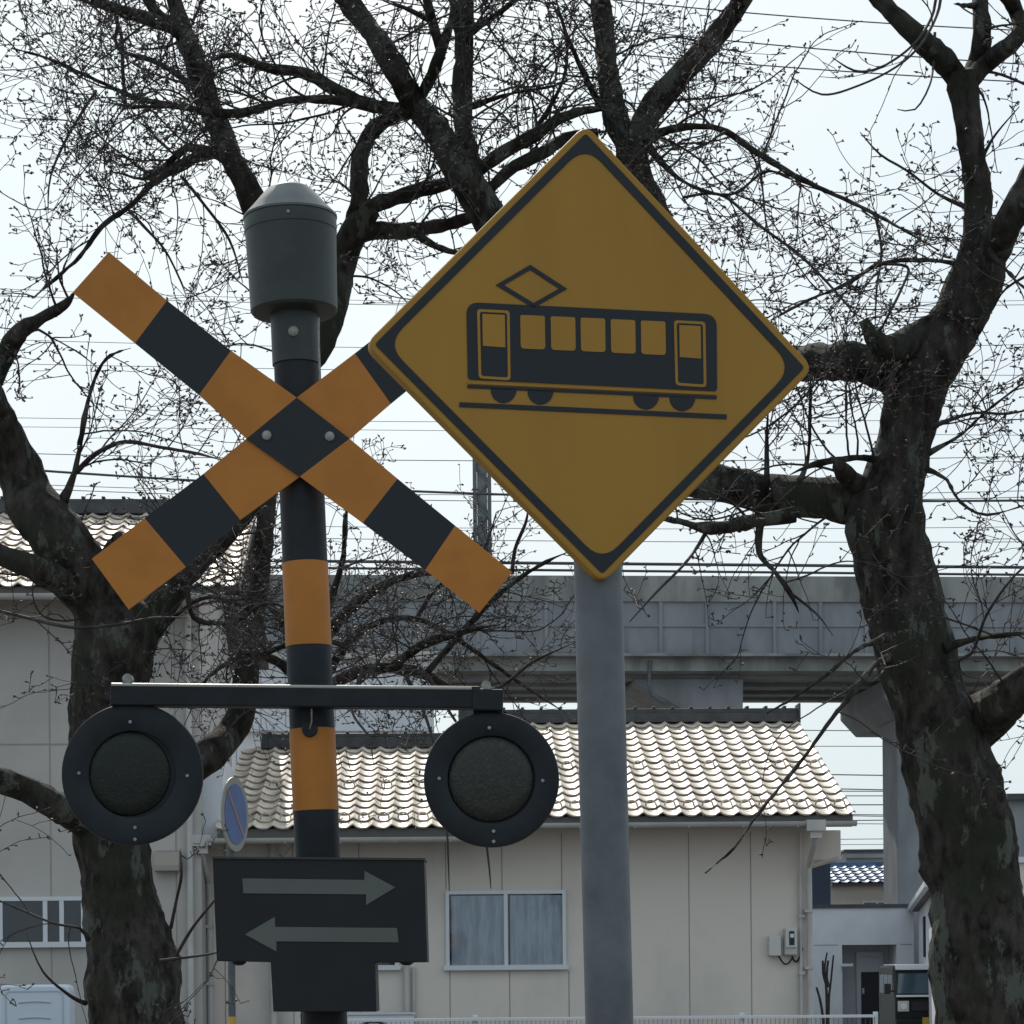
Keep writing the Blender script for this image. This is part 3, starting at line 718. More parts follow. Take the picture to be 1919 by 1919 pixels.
# ---- no-parking sign seen nearly edge-on
hP = Frame(444, 18.9, R(76))
NP = empty('no_parking_sign', hP.o, 'round blue no-parking sign on a pole, seen nearly edge-on left of the striped post', 'sign', rz=hP.a)
zc = P(444, 1526, 18.9).z; rad = 0.30
m = MB().lathe([(rad, 0), (rad, 0.012)], (0, 0, zc), (0, 1, 0), 48)
pl = m.build('panel', mat('sign_white_rim', (0.30, 0.29, 0.27), 0.6), NP)
M['blue'] = mat('sign_blue', (0.06, 0.12, 0.33), 0.5, var=0.1, vs=4); M['red'] = mat('sign_red_faded', (0.38, 0.20, 0.18), 0.6)
MB().lathe([(rad - 0.055, 0), (rad - 0.055, 0.003)], (0, -0.004, zc), (0, 1, 0), 48).build('blue_disc', M['blue'], pl)
m = MB(); m.prism([(-0.17, zc + 0.19), (-0.19, zc + 0.17), (0.17, zc - 0.19), (0.19, zc - 0.17)], -0.007, -0.0045); m.build('slash', M['red'], pl)
MB().tube([(0.0, 0.045, -0.02), (0, 0.045, zc + 0.2)], 0.030, 14).build('pole', M['galv'], NP, smooth=True)
zz = P(456, 1905, 18.9).z; MB().tube([(0, 0.045, zz - 0.35), (0, 0.045, zz)], 0.0315, 14).build('yellow_band', mat('band_yellow', (0.5, 0.33, 0.05), 0.6), NP, smooth=True)

# ------------------------------------------------------------------ crossing signal
DS = 5.5
hS = Frame(552, DS)
base = P(552, 600, DS + 0.075); bot = P(609, 1919, DS + 0.075)
ax = (base - bot).normalized()
foot = bot - ax * ((bot.z + 0.02) / ax.z)
SG = empty('crossing_signal', (foot.x, foot.y, 0), 'level crossing signal, black and orange striped post with crossbuck, two lamps and arrow box', 'crossing signal')
off = (foot.x, foot.y, 0)
def on_post(py):   # point on the post axis at photo row py
    t = (py - 600) / (1919 - 600); return base + (bot - base) * t
rp = 0.0535
def sb(m, name, mats, parent=SG, **k): return m.build(name, mats, parent, sub=off, **k)
def fix(m, fr, d=0.0):   # frame-local vertices to world
    m.v = [(fr.o.x + x * fr.c - y * fr.s, fr.o.y + x * fr.s + y * fr.c, z) for x, y, z in m.v]; return m
sb(MB().tube([foot, on_post(590)], rp, 40), 'post', M['black'], smooth=True)
for y0, y1 in ((1056, 1212), (1367, 1520)):
    sb(MB().tube([on_post(y0), on_post(y1)], rp + 0.0012, 40), 'orange_band', M['orange'], smooth=True)
# sleeve and bell
sb(MB().tube([on_post(585), on_post(684)], rp + 0.0035, 40), 'sleeve', M['bellgrey'], smooth=True)
bc = on_post(588)
k = DS / F
prof = [(0.058, -0.005), (0.098, 0.0), (0.103, 0.006), (0.105, 0.10), (0.108, 0.19), (0.1095, 0.192), (0.1095, 0.222), (0.108, 0.225)]
bell = sb(MB().lathe(prof, bc, ax, 56), 'bell', M['bellgrey'], smooth=True, angle=30)
cap = [(0.111, 0.224), (0.1118, 0.229), (0.104, 0.237), (0.090, 0.252), (0.056, 0.291), (0.048, 0.297), (0.02, 0.2985)]
M['capgrey'] = mat('bell_cap_grey', (0.085, 0.10, 0.10), 0.4, var=0.1, vs=14, spec=0.4)
sb(MB().lathe(cap, bc, ax, 56), 'bell_cap', M['capgrey'], bell, smooth=True, angle=30)
def screw(px, py, d, r, name='bolt', parent=SG, m_=None):
    p = P(px, py, d); mb = MB().lathe([(r, 0), (r * 0.95, -r * 0.35), (r * 0.55, -r * 0.55)], p, (0, 1, 0), 14)
    return sb(mb, name, m_ or M['bolt'], parent, smooth=True)
screw(540, 396, DS - 0.035, 0.004, 'screw', bell)
screw(550, 621, DS + 0.018, 0.0125)
sb(MB().tube([P(597, 596, DS + 0.03), P(597, 640, DS + 0.03), P(600, 716, DS + 0.035)], 0.003, 6), 'conduit', M['bolt'], smooth=True)
# crossbuck boards
def board(up, lo, d, th, cols):
    m = MB()
    for i in range(len(up) - 1):
        q = [up[i], up[i + 1], lo[i + 1], lo[i]]
        if i == 0: q = [(up[0][0] + 7, up[0][1] + (5 if up[0][1] < 800 else -5)), up[1], lo[1], lo[0]]; q = [up[0], up[1], lo[1], lo[0]]
        if cols[i] is None: continue
        m.prism(hS.pts(q, d), d, d + th, cols[i])
    return fix(m, hS)
up1 = [(204, 472), (313, 563), (433, 657), (556, 745), (655, 822), (745, 897), (853, 985), (960, 1072)]
lo1 = [(136, 548), (253, 643), (373, 740), (462, 822), (562, 893), (680, 980), (797, 1068), (898, 1148)]
up2 = [(172, 1047), (271, 971), (381, 888), (462, 822), (556, 745), (665, 662), (775, 577), (880, 497)]
lo2 = [(241, 1142), (348, 1062), (450, 974), (562, 893), (655, 822), (732, 756), (840, 668), (945, 585)]
cb1 = sb(board(up1, lo1, -0.004, 0.006, [0, 1, 0, 1, 0, 1, 0]), 'crossbuck_board', [M['orange'], M['sign_black']])
cb2 = sb(board(up2, lo2, 0.0025, 0.006, [0, 1, 0, 1, 0, 1, 0]), 'crossbuck_board', [M['orange'], M['sign_black']])
for b_ in (cb1, cb2):
    bv = b_.modifiers.new('weld', 'WELD'); bv.merge_threshold = 0.0002
screw(500, 816, DS - 0.004, 0.0115); screw(618, 818, DS - 0.004, 0.0115)
# back brackets of the crossbuck
br = MB(); a, b = P(470, 818, DS + 0.03), P(648, 820, DS + 0.03); br.tube([a, b], 0.012, 8); sb(br, 'bracket', M['black'])
# lamp arm
def bar(a, b, hw, hd, m=None):
    """rectangular bar between world points"""
    m = m or MB(); a, b = Vector(a), Vector(b); t = (b - a).normalized(); s_ = Vector((0, 1, 0)); u = t.cross(s_).normalized() * -1
    vs = [p + u * su * hw + s_ * ss * hd for p in (a, b) for su in (-1, 1) for ss in (-1, 1)]
    return m.add(vs, [(0, 1, 3, 2), (4, 6, 7, 5), (0, 2, 6, 4), (1, 5, 7, 3), (0, 4, 5, 1), (2, 3, 7, 6)])
m = bar(P(210, 1303, DS), P(900, 1309, DS), 20.5 * k, 0.028)
bar(P(886, 1313, DS), P(943, 1315, DS), 20 * k, 0.034, m)
arm = sb(m, 'lamp_arm', M['black'], bevel=0.003)
sb(MB().tube([P(209, 1283, DS - 0.026), P(884, 1290, DS - 0.026)], 3.2 * k, 14), 'sunlit_top_edge', M['sun_edge'], arm, smooth=True)  # added pale tube, draws the sunlit line along the arm's top
for (px, py) in ((240, 1273), (911, 1286)):
    m = MB(); p = P(px, py, DS); m.lathe([(9.5 * k, -0.012), (9.5 * k, 0.012)], p, (0, 1, 0), 18); m.tube([P(px, py, DS), P(px, py + 14, DS)], 7 * k, 8)
    sb(m, 'arm_bolt', M['bolt'], arm, smooth=True)
for (px, py, dd) in ((240, 1300, 0), (911, 1306, 0)):
    sb(MB().box(P(px, py, DS).x - 0.03, P(px, py, DS).x + 0.03, DS + 0.0, DS + 0.07, P(px, py + 40, DS).z, P(px, py - 14, DS).z), 'hanger', M['black'], arm)
c_ = MB(); hk = [P(584, 1328, DS - 0.005), P(584, 1352, DS + 0.002), P(580, 1368, DS + 0.012), P(577, 1374, DS + 0.02)]
c_.tube(hk, 0.0022, 6); sb(c_, 'cable', M['bolt'], smooth=True)
sb(MB().lathe([(0.017, -0.004), (0.019, 0.005), (0.019, 0.03)], P(580, 1366, DS + 0.013), (0, 1, 0), 20), 'cable_gland', M['black'], smooth=True)
# lamps
def lamp(cx, cy, rx, lr, lx, ly, lens, scr):
    p = P(cx, cy, DS - 0.01); R_ = rx * k
    prof = [(lr * k + 0.001, 0.03), (lr * k + 0.002, 0.0), (lr * k + 0.006, -0.002), (R_ - 0.008, -0.006), (R_ - 0.002, -0.004), (R_, 0.004), (R_ - 0.003, 0.010)]
    m = MB(); m.lathe(prof, p, (0, 1, 0), 72)
    m.f = m.f[:-2]; m.m = m.m[:-2]
    m.lathe([(R_ - 0.003, 0.010), (lr * k + 0.035, 0.014), (lr * k + 0.03, 0.10), (0.05, 0.15)], p, (0, 1, 0), 48)
    lo = sb(m, 'warning_lamp', M['black'], smooth=True, angle=30)
    q = P(lx, ly, DS); q.y = p.y
    m = MB(); m.lathe([(lr * k, 0.006), (lr * k * 0.96, 0.000), (lr * k * 0.7, -0.003), (lr * k * 0.35, -0.007), (0.001, -0.008)], Vector((q.x, p.y + 0.004, q.z)), (0, 1, 0), 48)
    sb(m, 'lens', lens, lo, smooth=True, angle=80)
    for sx, sy in scr: screw(sx, sy, DS - 0.017, 0.0042, 'screw', lo)
    return lo
l1 = lamp(248, 1451, 133, 80, 240, 1450, M['lens_g'], ((244, 1353), (148, 1449), (351, 1454), (253, 1551), (253, 1573)))
l2 = lamp(921, 1461, 127, 81, 920, 1460, M['lens'], ((917, 1364), (823, 1459), (1017, 1463), (925, 1558), (925, 1577)))
l1['label'] = 'left lamp with a dark green-tinted lens'; l2['label'] = 'right lamp with a grey reflective lens'
# arrow box
boxp = [(398, 1608), (795, 1611), (801, 1803), (703, 1804), (706, 1896), (512, 1896), (507, 1803), (406, 1801)]
m = MB().prism(hS.pts(boxp, -0.07), -0.07, 0.05); ab = sb(fix(m, hS), 'arrow_box', M['box'], bevel=0.002)
m = MB().prism(hS.pts([(396, 1605), (797, 1608), (797, 1612), (396, 1609)], -0.075), -0.076, 0.055); sb(fix(m, hS), 'box_lid', M['bellgrey'], ab)
d = -0.0725
ar1 = [(454, 1646), (683, 1649), (683, 1632), (741, 1663), (686, 1696), (686, 1676), (456, 1674)]
ar2 = [(459, 1751), (515, 1718), (516, 1737), (744, 1739), (747, 1766), (518, 1764), (518, 1783)]
o1 = sb(fix(MB().prism(hS.pts(ar1, d), d, -0.071), hS), 'arrow', M['arrow'], ab); o1['label'] = 'grey arrow pointing right'
o2 = sb(fix(MB().prism(hS.pts(ar2, d), d, -0.071), hS), 'arrow', M['arrow'], ab); o2['label'] = 'grey arrow pointing left'
for px in (448, 762):
    sb(MB().lathe([(0.017, 0), (0.016, -0.004), (0.008, -0.009)], P(px, 1802, DS), (0, 0, 1), 16), 'drain_plug', M['black'], ab, smooth=True)

# ------------------------------------------------------------------ tram warning sign
DT = 3.37
hW = Frame(1106, DT, R(12))
a, b = P(1121, 1080, DT + 0.06), P(1142, 1919, DT + 0.06)
axp = (a - b).normalized(); ft = b - axp * ((b.z + 0.02) / axp.z); tp = a + axp * 0.48
W = empty('tram_warning_sign', (ft.x, ft.y, 0), 'yellow diamond warning sign with a black tram on a grey steel pole', 'sign')
off = (ft.x, ft.y, 0)
wb = lambda m, name, mats, parent=W, **k_: m.build(name, mats, parent, sub=off, **k_)
wb(MB().tube([ft, tp], 46 * DT / F, 48), 'pole', M['galv'], smooth=True)
wb(MB().lathe([(46 * DT / F + 0.001, 0), (0.02, 0.012)], tp, axp, 24), 'pole_cap', M['galv'], smooth=True)
dia = [(1098, 231), (1526, 689), (1129, 1094), (684, 645)]
pl = wb(fix(MB().prism(hW.pts(rounded(dia, 26), 0), 0, 0.022), hW), 'panel', M['yellow'], bevel=0.003)
for t in (0.1, 0.36):
    zc_ = (tp - axp * t).z; wb(fix(MB().box(-0.1, 0.1, 0.0225, 0.034, zc_ - 0.02, zc_ + 0.02), hW), 'clamp', M['galv'])
bo, bi = inset(dia, 13), inset(dia, 28.5)
m = MB().ring(hW.pts(rounded(bo, 7), -0.001)[::-1], hW.pts(rounded(bi, 44), -0.001)[::-1], -0.0012, 0.001)
wb(fix(m, hW), 'border', M['sign_black'], pl)
d0, d1 = -0.0012, 0.001
m = MB()
body = [(874, 566), (1343, 589), (1344, 733), (877, 711)]
def rnd4(pts, rads, k_=6):
    res = []
    for i in range(4):
        p0, p1, p2 = Vector(pts[i - 1]), Vector(pts[i]), Vector(pts[(i + 1) % 4]); r = rads[i]
        A_, B_ = p1 + (p0 - p1).normalized() * r, p1 + (p2 - p1).normalized() * r
        for j in range(k_ + 1): t = j / k_; res.append(tuple(A_ * (1 - t) ** 2 + p1 * 2 * t * (1 - t) + B_ * t * t))
    return res
def pp(poly, a=d0, b=d1, mi=0): m.prism(hW.pts(poly, a), a, b, mi)
pp(rnd4(body, (24, 24, 7, 7)))
pp(stroke((876, 724), (1343, 745), 6))
pp(stroke((861, 758), (1362, 781), 9))
for wx, wy in ((944, 730), (1013, 733), (1211, 742), (1279, 745)):
    pp([(wx - 24, wy - 3), (wx + 24, wy - 1)] + ell(wx, wy, 24, 25, 20, 8, 174))
# pantograph
pan = [(929, 534), (994, 496), (1063, 541), (1000, 577)]
po, pi_ = hW.pts(pan, d0), hW.pts(inset(pan, 8), d0)
m.ring(po[::-1], pi_[::-1], d0, d1)
tram = wb(fix(m, hW), 'tram_pictogram', M['sign_black'], pl)
d2 = -0.002
def yl(poly): mm = MB().prism(hW.pts(poly, d2), d2, -0.0013); return mm
mm = MB()
for x0, y0 in ((975, 590), (1032, 592.5), (1088, 595), (1144.5, 598), (1201, 600.5)):
    mm.prism(hW.pts(rnd4([(x0, y0), (x0 + 46, y0 + 2), (x0 + 47, y0 + 65), (x0 + 1, y0 + 63)], (4, 4, 7, 7)), d2), d2, -0.0013)
for x0, y0, x1, y1 in ((894, 579, 956, 713), (1263, 600, 1323, 726)):
    q = [(x0, y0), (x1 - 1, y0 + 3), (x1 + 1, y1), (x0 + 3, y1 - 4)]
    mm.ring(hW.pts(rnd4(q, (7, 7, 8, 8)), d2)[::-1], hW.pts(rnd4(inset(q, 5), (5, 5, 5, 5)), d2)[::-1], d2, -0.0013)
    mm.prism(hW.pts([(x0 + 10, y0 + 9), (x1 - 10, y0 + 11), (x1 - 9, y0 + 72), (x0 + 11, y0 + 69)], d2), d2, -0.0013)
mm.prism(hW.pts(stroke((877, 717), (1343, 738), 4), d2), d2, -0.0013)
wb(fix(mm, hW), 'tram_windows', M['yellow'], tram)

# ------------------------------------------------------------------ trees
def catmull(P_, step=0.05):
    pts = [P_[0]] + list(P_) + [P_[-1]]; out_ = []
    for i in range(1, len(pts) - 2):
        p0, p1, p2, p3 = pts[i - 1], pts[i], pts[i + 1], pts[i + 2]
        L = (p2[0] - p1[0]).length; n = max(2, int(L / step))
        for j in range(n):
            t = j / n
            f = lambda a, b, c, d: 0.5 * ((2 * b) + (c - a) * t + (2 * a - 5 * b + 4 * c - d) * t * t + (3 * b - a - 3 * c + d) * t ** 3)
            out_.append((f(p0[0], p1[0], p2[0], p3[0]), max(0.002, f(p0[1], p1[1], p2[1], p3[1]))))
    out_.append(P_[-1]); return out_
DENS = [
 [.9, 1, 1, .9, .9, 1, 1, .9, .7, .10, .14, .45],
 [.9, 1, 1, .9, .9, 1, .9, .9, 1, .22, .08, .4],
 [.8, .8, .8, .9, .8, .6, .6, .9, 1, .7, .5, .5],
 [.8, .65, .5, .55, .5, .5, .5, .5, .9, .9, .75, .6],
 [.7, .75, .6, .5, .5, .4, .4, .4, .6, .7, .7, .65],
 [.6, .7, .8, .6, .6, .5, .4, .4, .6, .6, .6, .7],
 [.5, .5, .7, .9, .9, .8, .6, .5, .6, .45, .45, .65],
 [.6, .6, .8, .9, 1, .9, .5, .45, .45, .35, .4, .6],
 [.6, .5, .5, .6, .7, .5, .15, .05, .05, .12, .15, .35],
 [.4, .4, .25, .1, .05, .1, 0, 0, .12, .1, .12, .15],
 [.3, .3, .3, 0, 0, .08, 0, 0, .12, 0, 0, .05],
 [.3, .3, .3, 0, 0, 0, 0, 0, 0, 0, 0, .0]]
def dens(p):
    x, y = project(p)
    if x < -200 or x > 2120 or y < -250: return 0.0
    i = min(11, max(0, x / 160 - 0.5)); j = min(11, max(0, y / 160 - 0.5))
    i0, j0 = int(i), int(j); i1, j1 = min(11, i0 + 1), min(11, j0 + 1); fi, fj = i - i0, j - j0
    a = DENS[j0][i0] * (1 - fi) + DENS[j0][i1] * fi; b = DENS[j1][i0] * (1 - fi) + DENS[j1][i1] * fi
    return a * (1 - fj) + b * fj
def bud(mb, p, d, s, r):
    a = d.orthogonal().normalized(); b = d.cross(a)
    vs = [p]
    for k_ in range(4):
        t = math.pi / 2 * k_; vs.append(p + d * s * 0.45 + (a * math.cos(t) + b * math.sin(t)) * r)
    vs.append(p + d * s)
    mb.add(vs, [(0, 2, 1), (0, 3, 2), (0, 4, 3), (0, 1, 4), (1, 2, 5), (2, 3, 5), (3, 4, 5), (4, 1, 5)])
def rv(rn): return Vector((rn.gauss(0, 1), rn.gauss(0, 1), rn.gauss(0, 1))).normalized()
def spur(tw, bd, p, d, rn, sc):
    dd = (d * 0.5 + rv(rn)).normalized(); dd.z = abs(dd.z) * 0.6 + dd.z * 0.4; dd.normalize()
    L = rn.uniform(0.012, 0.035) * sc; e = p + dd * L
    tw.tube([p, e], [0.0032, 0.0032], 3, cap=False)
    for q in range(rn.choice((1, 2, 2, 3))): bud(bd, e, (dd + rv(rn) * 0.6).normalized(), rn.uniform(0.014, 0.028) * sc, rn.uniform(0.0042, 0.007) * sc)
def grow(tw, bd, p, d, L, r, lev, rn, sc=1.0):
    step = 0.045; n = max(3, int(L / step)); pts, rad = [p.copy()], [r]
    curv = rv(rn) * rn.uniform(0.02, 0.16) + Vector((0, 0, rn.choice((-0.06, -0.02, 0.02, 0.05)) * (1 if lev else 0.7)))
    up = rn.uniform(0.0, 0.06) if rn.random() < 0.6 else -0.02
    kids = []
    for i in range(n):
        t = i / n
        d = (d + curv * 0.95 + rv(rn) * 0.13 + Vector((0, 0, up * (t - 0.2) * 2.2))).normalized()
        if rn.random() < 0.12: curv = rv(rn) * rn.uniform(0.02, 0.16)
        p = p + d * (L / n); pts.append(p.copy()); rad.append(max(0.0022, r * (1 - 0.66 * (i + 1) / n)))
        if i > 0 and lev < 2 and rn.random() < (0.40 if lev == 0 else 0.33):
            kids.append((p.copy(), (d * 0.8 + rv(rn) * 0.9).normalized(), L * rn.uniform(0.28, 0.6) * (1 - t * 0.4), rad[-1] * 0.72))
        if i > 0 and rn.random() < 0.30: spur(tw, bd, p, d, rn, sc)
    tw.tube(pts, rad, 4 if lev == 0 else 3, cap=False)
    spur(tw, bd, p, d, rn, sc * 1.15)
    for (q, dd, l_, rr_) in kids:
        if l_ < 0.06: continue
        if rn.random() < min(1, 0.35 + dens(q + dd * l_)) and dens(q + dd * l_) > 0.02: grow(tw, bd, q, dd, l_, max(0.0025, rr_), lev + 1, rn, sc)

def make_tree(name, label, cat, Dbase, trunk, limbs, seed, density=5.0, limb_twig=1.0, sc=1.0):
    rn = random.Random(seed)
    b0 = P(trunk[0][0], trunk[0][1], Dbase)
    base_ = Vector((b0.x, Dbase, 0))
    root = empty(name, base_, label, cat)
    sub = tuple(base_)
    def path(L, D0, D1, limb=False):
        if limb:
            L = [(x, y, r * (0.72 if i == 0 and r > 12 else 1) * (0.72 if r < 6 else 0.8 if r < 9 else 1)) for i, (x, y, r) in enumerate(L)]
            if L[-1][2] < 9: L[-1] = (L[-1][0], L[-1][1], 0.9)
        n = len(L); res = []
        for i, (x, y, r) in enumerate(L):
            t = i / (n - 1); D = D0 + (D1 - D0) * t + (0.12 if limb else 0.02) * math.sin(i * 1.9 + D0)
            if i == 0: D = D0
            res.append((P(x, y, D), r * D / F))
        return catmull(res)
    tp_ = path(trunk, Dbase, Dbase)
    p0, r0 = tp_[0]
    tp_ = [(Vector((base_.x, base_.y, -0.05)), r0 * 1.45), (Vector((p0.x * 0.3 + base_.x * 0.7, Dbase, 0.25)), r0 * 1.15)] + [q for q in tp_ if q[0].z > 0.4]
    tr = MB().tube([p for p, r in tp_], [r for p, r in tp_], 72, amp=0.17, freq=3.2, fine=0.014)
    rt = random.Random(seed + 5)
    for _ in range(9):   # burls and pruning scars
        i = rt.randrange(4, len(tp_) - 1); p, r = tp_[i]; a = rt.uniform(0, 6.28); dd = Vector((math.cos(a), -abs(math.sin(a)), rt.uniform(-0.2, 0.4))).normalized()
        rr_ = r * rt.uniform(0.12, 0.2)
        tr.tube([p + dd * r * 0.6, p + dd * r * 0.93, p + dd * r * 1.03, p + dd * r * 1.07], [rr_ * 1.5, rr_ * 1.25, rr_ * 0.9, rr_ * 0.3], 14, amp=0.4, freq=9)
    tr.build('trunk', M['bark'], root, smooth=True, sub=sub, angle=180)
    tw, bd = MB(), MB()
    for L, D0, D1, dn in limbs:
        pa = path(L, D0, D1, True)
        big = max(r for x, y, r in L)
        m = MB().tube([p for p, r in pa], [r for p, r in pa], 40 if big > 15 else (18 if big > 7 else 8), amp=0.18 if big > 7 else 0.1, freq=5 if big > 15 else 9, fine=0.009 if big > 15 else (0.005 if big > 7 else 0))
        # knots
        if big > 10:
            for _ in range(int(len(pa) / 7)):
                i = rn.randrange(1, len(pa) - 1); p, r = pa[i]; dd = rv(rn); rr_ = r * rn.uniform(0.2, 0.42)
                m.tube([p + dd * r * 0.5, p + dd * r * 1.0, p + dd * r * 1.18], [rr_ * 1.3, rr_, rr_ * 0.4], 8, amp=0.4, freq=14)
        m.build('limb', M['bark'] if big > 7 else M['twig'], root, smooth=True, sub=sub, angle=180)
        acc = rn.random()
        for i in range(1, len(pa)):
            seg = (pa[i][0] - pa[i - 1][0]).length; acc += seg * density * dn
            while acc > 1:
                acc -= 1
                p, r = pa[i]; t = (pa[i][0] - pa[i - 1][0]).normalized()
                dd = rv(rn); dd = (dd - t * dd.dot(t) * 0.7 + t * 0.5 + Vector((0, 0, 0.15))).normalized()
                Lw = rn.uniform(0.35, 1.15) * limb_twig
                q = dens(p + dd * Lw * 0.6)
                if q <= 0.02 or rn.random() > q: continue
                grow(tw, bd, p + dd * r * 0.8, dd, Lw, min(0.0085, max(0.0045, r * 0.4)), 0, rn, sc)
    tw.build('twigs', M['twig'], root, smooth=True, sub=sub, angle=180)
    bd.build('buds', M['bud'], root, sub=sub)
    print(name, 'twig faces', len(tw.f), 'bud faces', len(bd.f))
    return root

# left tree
make_tree('cherry_tree', 'thick leaning bare cherry tree at the left, its trunk behind the left signal lamp', 'tree', 14.0,
 [(258, 2010, 100), (256, 1900, 90), (252, 1830, 88), (240, 1760, 78), (222, 1680, 68), (214, 1580, 68), (212, 1480, 71), (208, 1350, 72), (210, 1260, 76), (214, 1190, 80), (205, 1150, 70)],
 [([(208, 1200, 70), (165, 1090, 58), (100, 1000, 52), (48, 915, 47), (10, 830, 38), (-25, 740, 32), (-60, 640, 28)], 14, 13.6, .8),
  ([(-20, 735, 22), (12, 660, 18), (40, 620, 15), (80, 595, 11), (120, 572, 9), (142, 545, 6)], 13.7, 13.2, 1.4),
  ([(190, 1150, 40), (130, 1100, 27), (60, 1063, 24), (-10, 1035, 21), (-90, 1000, 18)], 14, 13.2, 1.0),
  ([(200, 1560, 40), (150, 1530, 32), (100, 1505, 27), (50, 1480, 24), (-10, 1458, 23), (-80, 1430, 20)], 14, 13.3, 1.6),
  ([(230, 1200, 60), (285, 1150, 36), (330, 1100, 24), (380, 1050, 18), (425, 1010, 13), (480, 950, 9), (520, 880, 6)], 14, 14.6, 1.3),
  ([(190, 1080, 26), (208, 1035, 18), (222, 1008, 13)], 14, 13.8, .5),
  ([(118, 940, 10), (140, 885, 7), (155, 800, 6), (172, 725, 5), (200, 672, 4), (245, 652, 3)], 13.8, 13.3, 1.8),
  ([(143, 885, 7), (180, 850, 6), (235, 828, 5.5), (300, 838, 4.5), (370, 850, 4), (415, 862, 3)], 13.8, 13.0, 2),
  ([(230, 1470, 50), (320, 1450, 36), (390, 1415, 31), (432, 1375, 28), (455, 1320, 26), (463, 1250, 23), (472, 1170, 20), (487, 1080, 18), (497, 980, 17), (505, 920, 17), (522, 850, 20), (540, 770, 23), (560, 700, 25)], 14.1, 14.7, .7),
  ([(560, 705, 25), (600, 650, 23), (628, 570, 24), (642, 490, 27), (668, 425, 26), (700, 390, 16)], 14.7, 14.9, .7),
  ([(660, 430, 24), (674, 370, 18), (673, 310, 15), (688, 262, 14), (712, 232, 13), (750, 210, 10)], 14.9, 14.9, 1.0),
  ([(665, 410, 22), (700, 385, 16), (745, 370, 14), (800, 352, 13), (850, 340, 12)], 14.9, 14.7, 1.0),
  ([(655, 450, 24), (700, 432, 16), (760, 432, 14), (840, 420, 12), (900, 400, 9)], 14.9, 15.0, 1.0),
  ([(770, 432, 9), (800, 452, 8), (840, 470, 7), (900, 480, 5)], 14.9, 15.1, 1.0),
  ([(560, 705, 25), (542, 640, 26), (530, 560, 26), (505, 450, 26), (472, 375, 25), (442, 312, 22), (412, 245, 22), (387, 180, 22), (362, 105, 21), (345, 62, 17), (328, 5, 14), (305, -50, 12)], 14.7, 15.4, 1.0),
  ([(352, 80, 15), (320, 50, 12), (290, 20, 11), (262, -30, 10)], 15.3, 15.0, 1.3),
  ([(340, 60, 15), (285, 38, 13), (240, 25, 11), (190, 8, 9), (130, -12, 7), (60, -20, 5)], 15.3, 14.4, 1.8),
  ([(405, 285, 12), (355, 300, 9), (290, 340, 8), (245, 385, 7), (190, 425, 6), (150, 480, 5), (95, 530, 4), (60, 560, 3)], 15.1, 14.4, 1.7),
  ([(400, 285, 9), (350, 278, 8), (310, 310, 6), (270, 335, 5), (215, 322, 3.5)], 15.1, 14.7, 1.8),
  ([(400, 215, 8), (330, 198, 7), (260, 185, 6), (180, 150, 5), (90, 110, 4), (20, 90, 3)], 15.1, 14.0, 2.4),
  ([(390, 180, 7), (300, 120, 6), (220, 90, 5), (220, 30, 4), (180, -20, 3)], 15.1, 14.4, 2.2),
  ([(235, 195, 5), (230, 130, 5), (228, 70, 5), (215, 20, 4)], 14.8, 14.6, 2),
  ([(180, 170, 4), (130, 250, 4), (95, 330, 3), (90, 400, 2.5)], 14.4, 14.0, 3),
  ([(242, 395, 4), (275, 430, 4), (310, 470, 3), (340, 530, 2.5), (350, 560, 2)], 14.8, 14.5, 2),
  ([(340, 330, 5), (380, 380, 4), (430, 450, 3.5), (455, 530, 3)], 15.0, 14.6, 2.5),
  ([(300, 1130, 9), (345, 1085, 8), (355, 1140, 6), (375, 1165, 6), (440, 1165, 5), (500, 1130, 4), (560, 1150, 3)], 14.2, 13.4, 2.6),
  ([(-60, 1130, 4), (40, 1155, 4.5), (130, 1175, 4.5), (210, 1172, 4), (290, 1158, 4), (350, 1158, 3)], 13.2, 13.2, 1.2),
  ([(320, 1740, 5), (330, 1690, 4), (340, 1640, 4), (338, 1590, 3)], 13.6, 13.3, 1.6),
  ([(325, 1800, 5), (360, 1740, 4), (400, 1690, 3), (440, 1640, 2.5)], 13.5, 13.0, 1.4),
  ([(300, 1800, 4), (380, 1790, 3.5), (430, 1780, 3)], 13.5, 13.0, 1.2),
  ([(160, 1880, 7), (130, 1865, 4.5), (80, 1820, 3), (50, 1750, 2.5)], 13.8, 13.2, 1.0),
  ([(165, 1760, 7), (150, 1740, 4), (100, 1730, 3.5), (40, 1705, 3), (-20, 1680, 2.5)], 13.7, 13.2, 1.6),
  ([(480, 1150, 8), (420, 1120, 6), (360, 1130, 5), (300, 1190, 4), (280, 1260, 3)], 14.5, 13.8, 2.4),
  ([(470, 1240, 8), (520, 1215, 6), (600, 1200, 5), (660, 1220, 4)], 14.5, 14.0, 2.4)],
 seed=11, density=3.7)

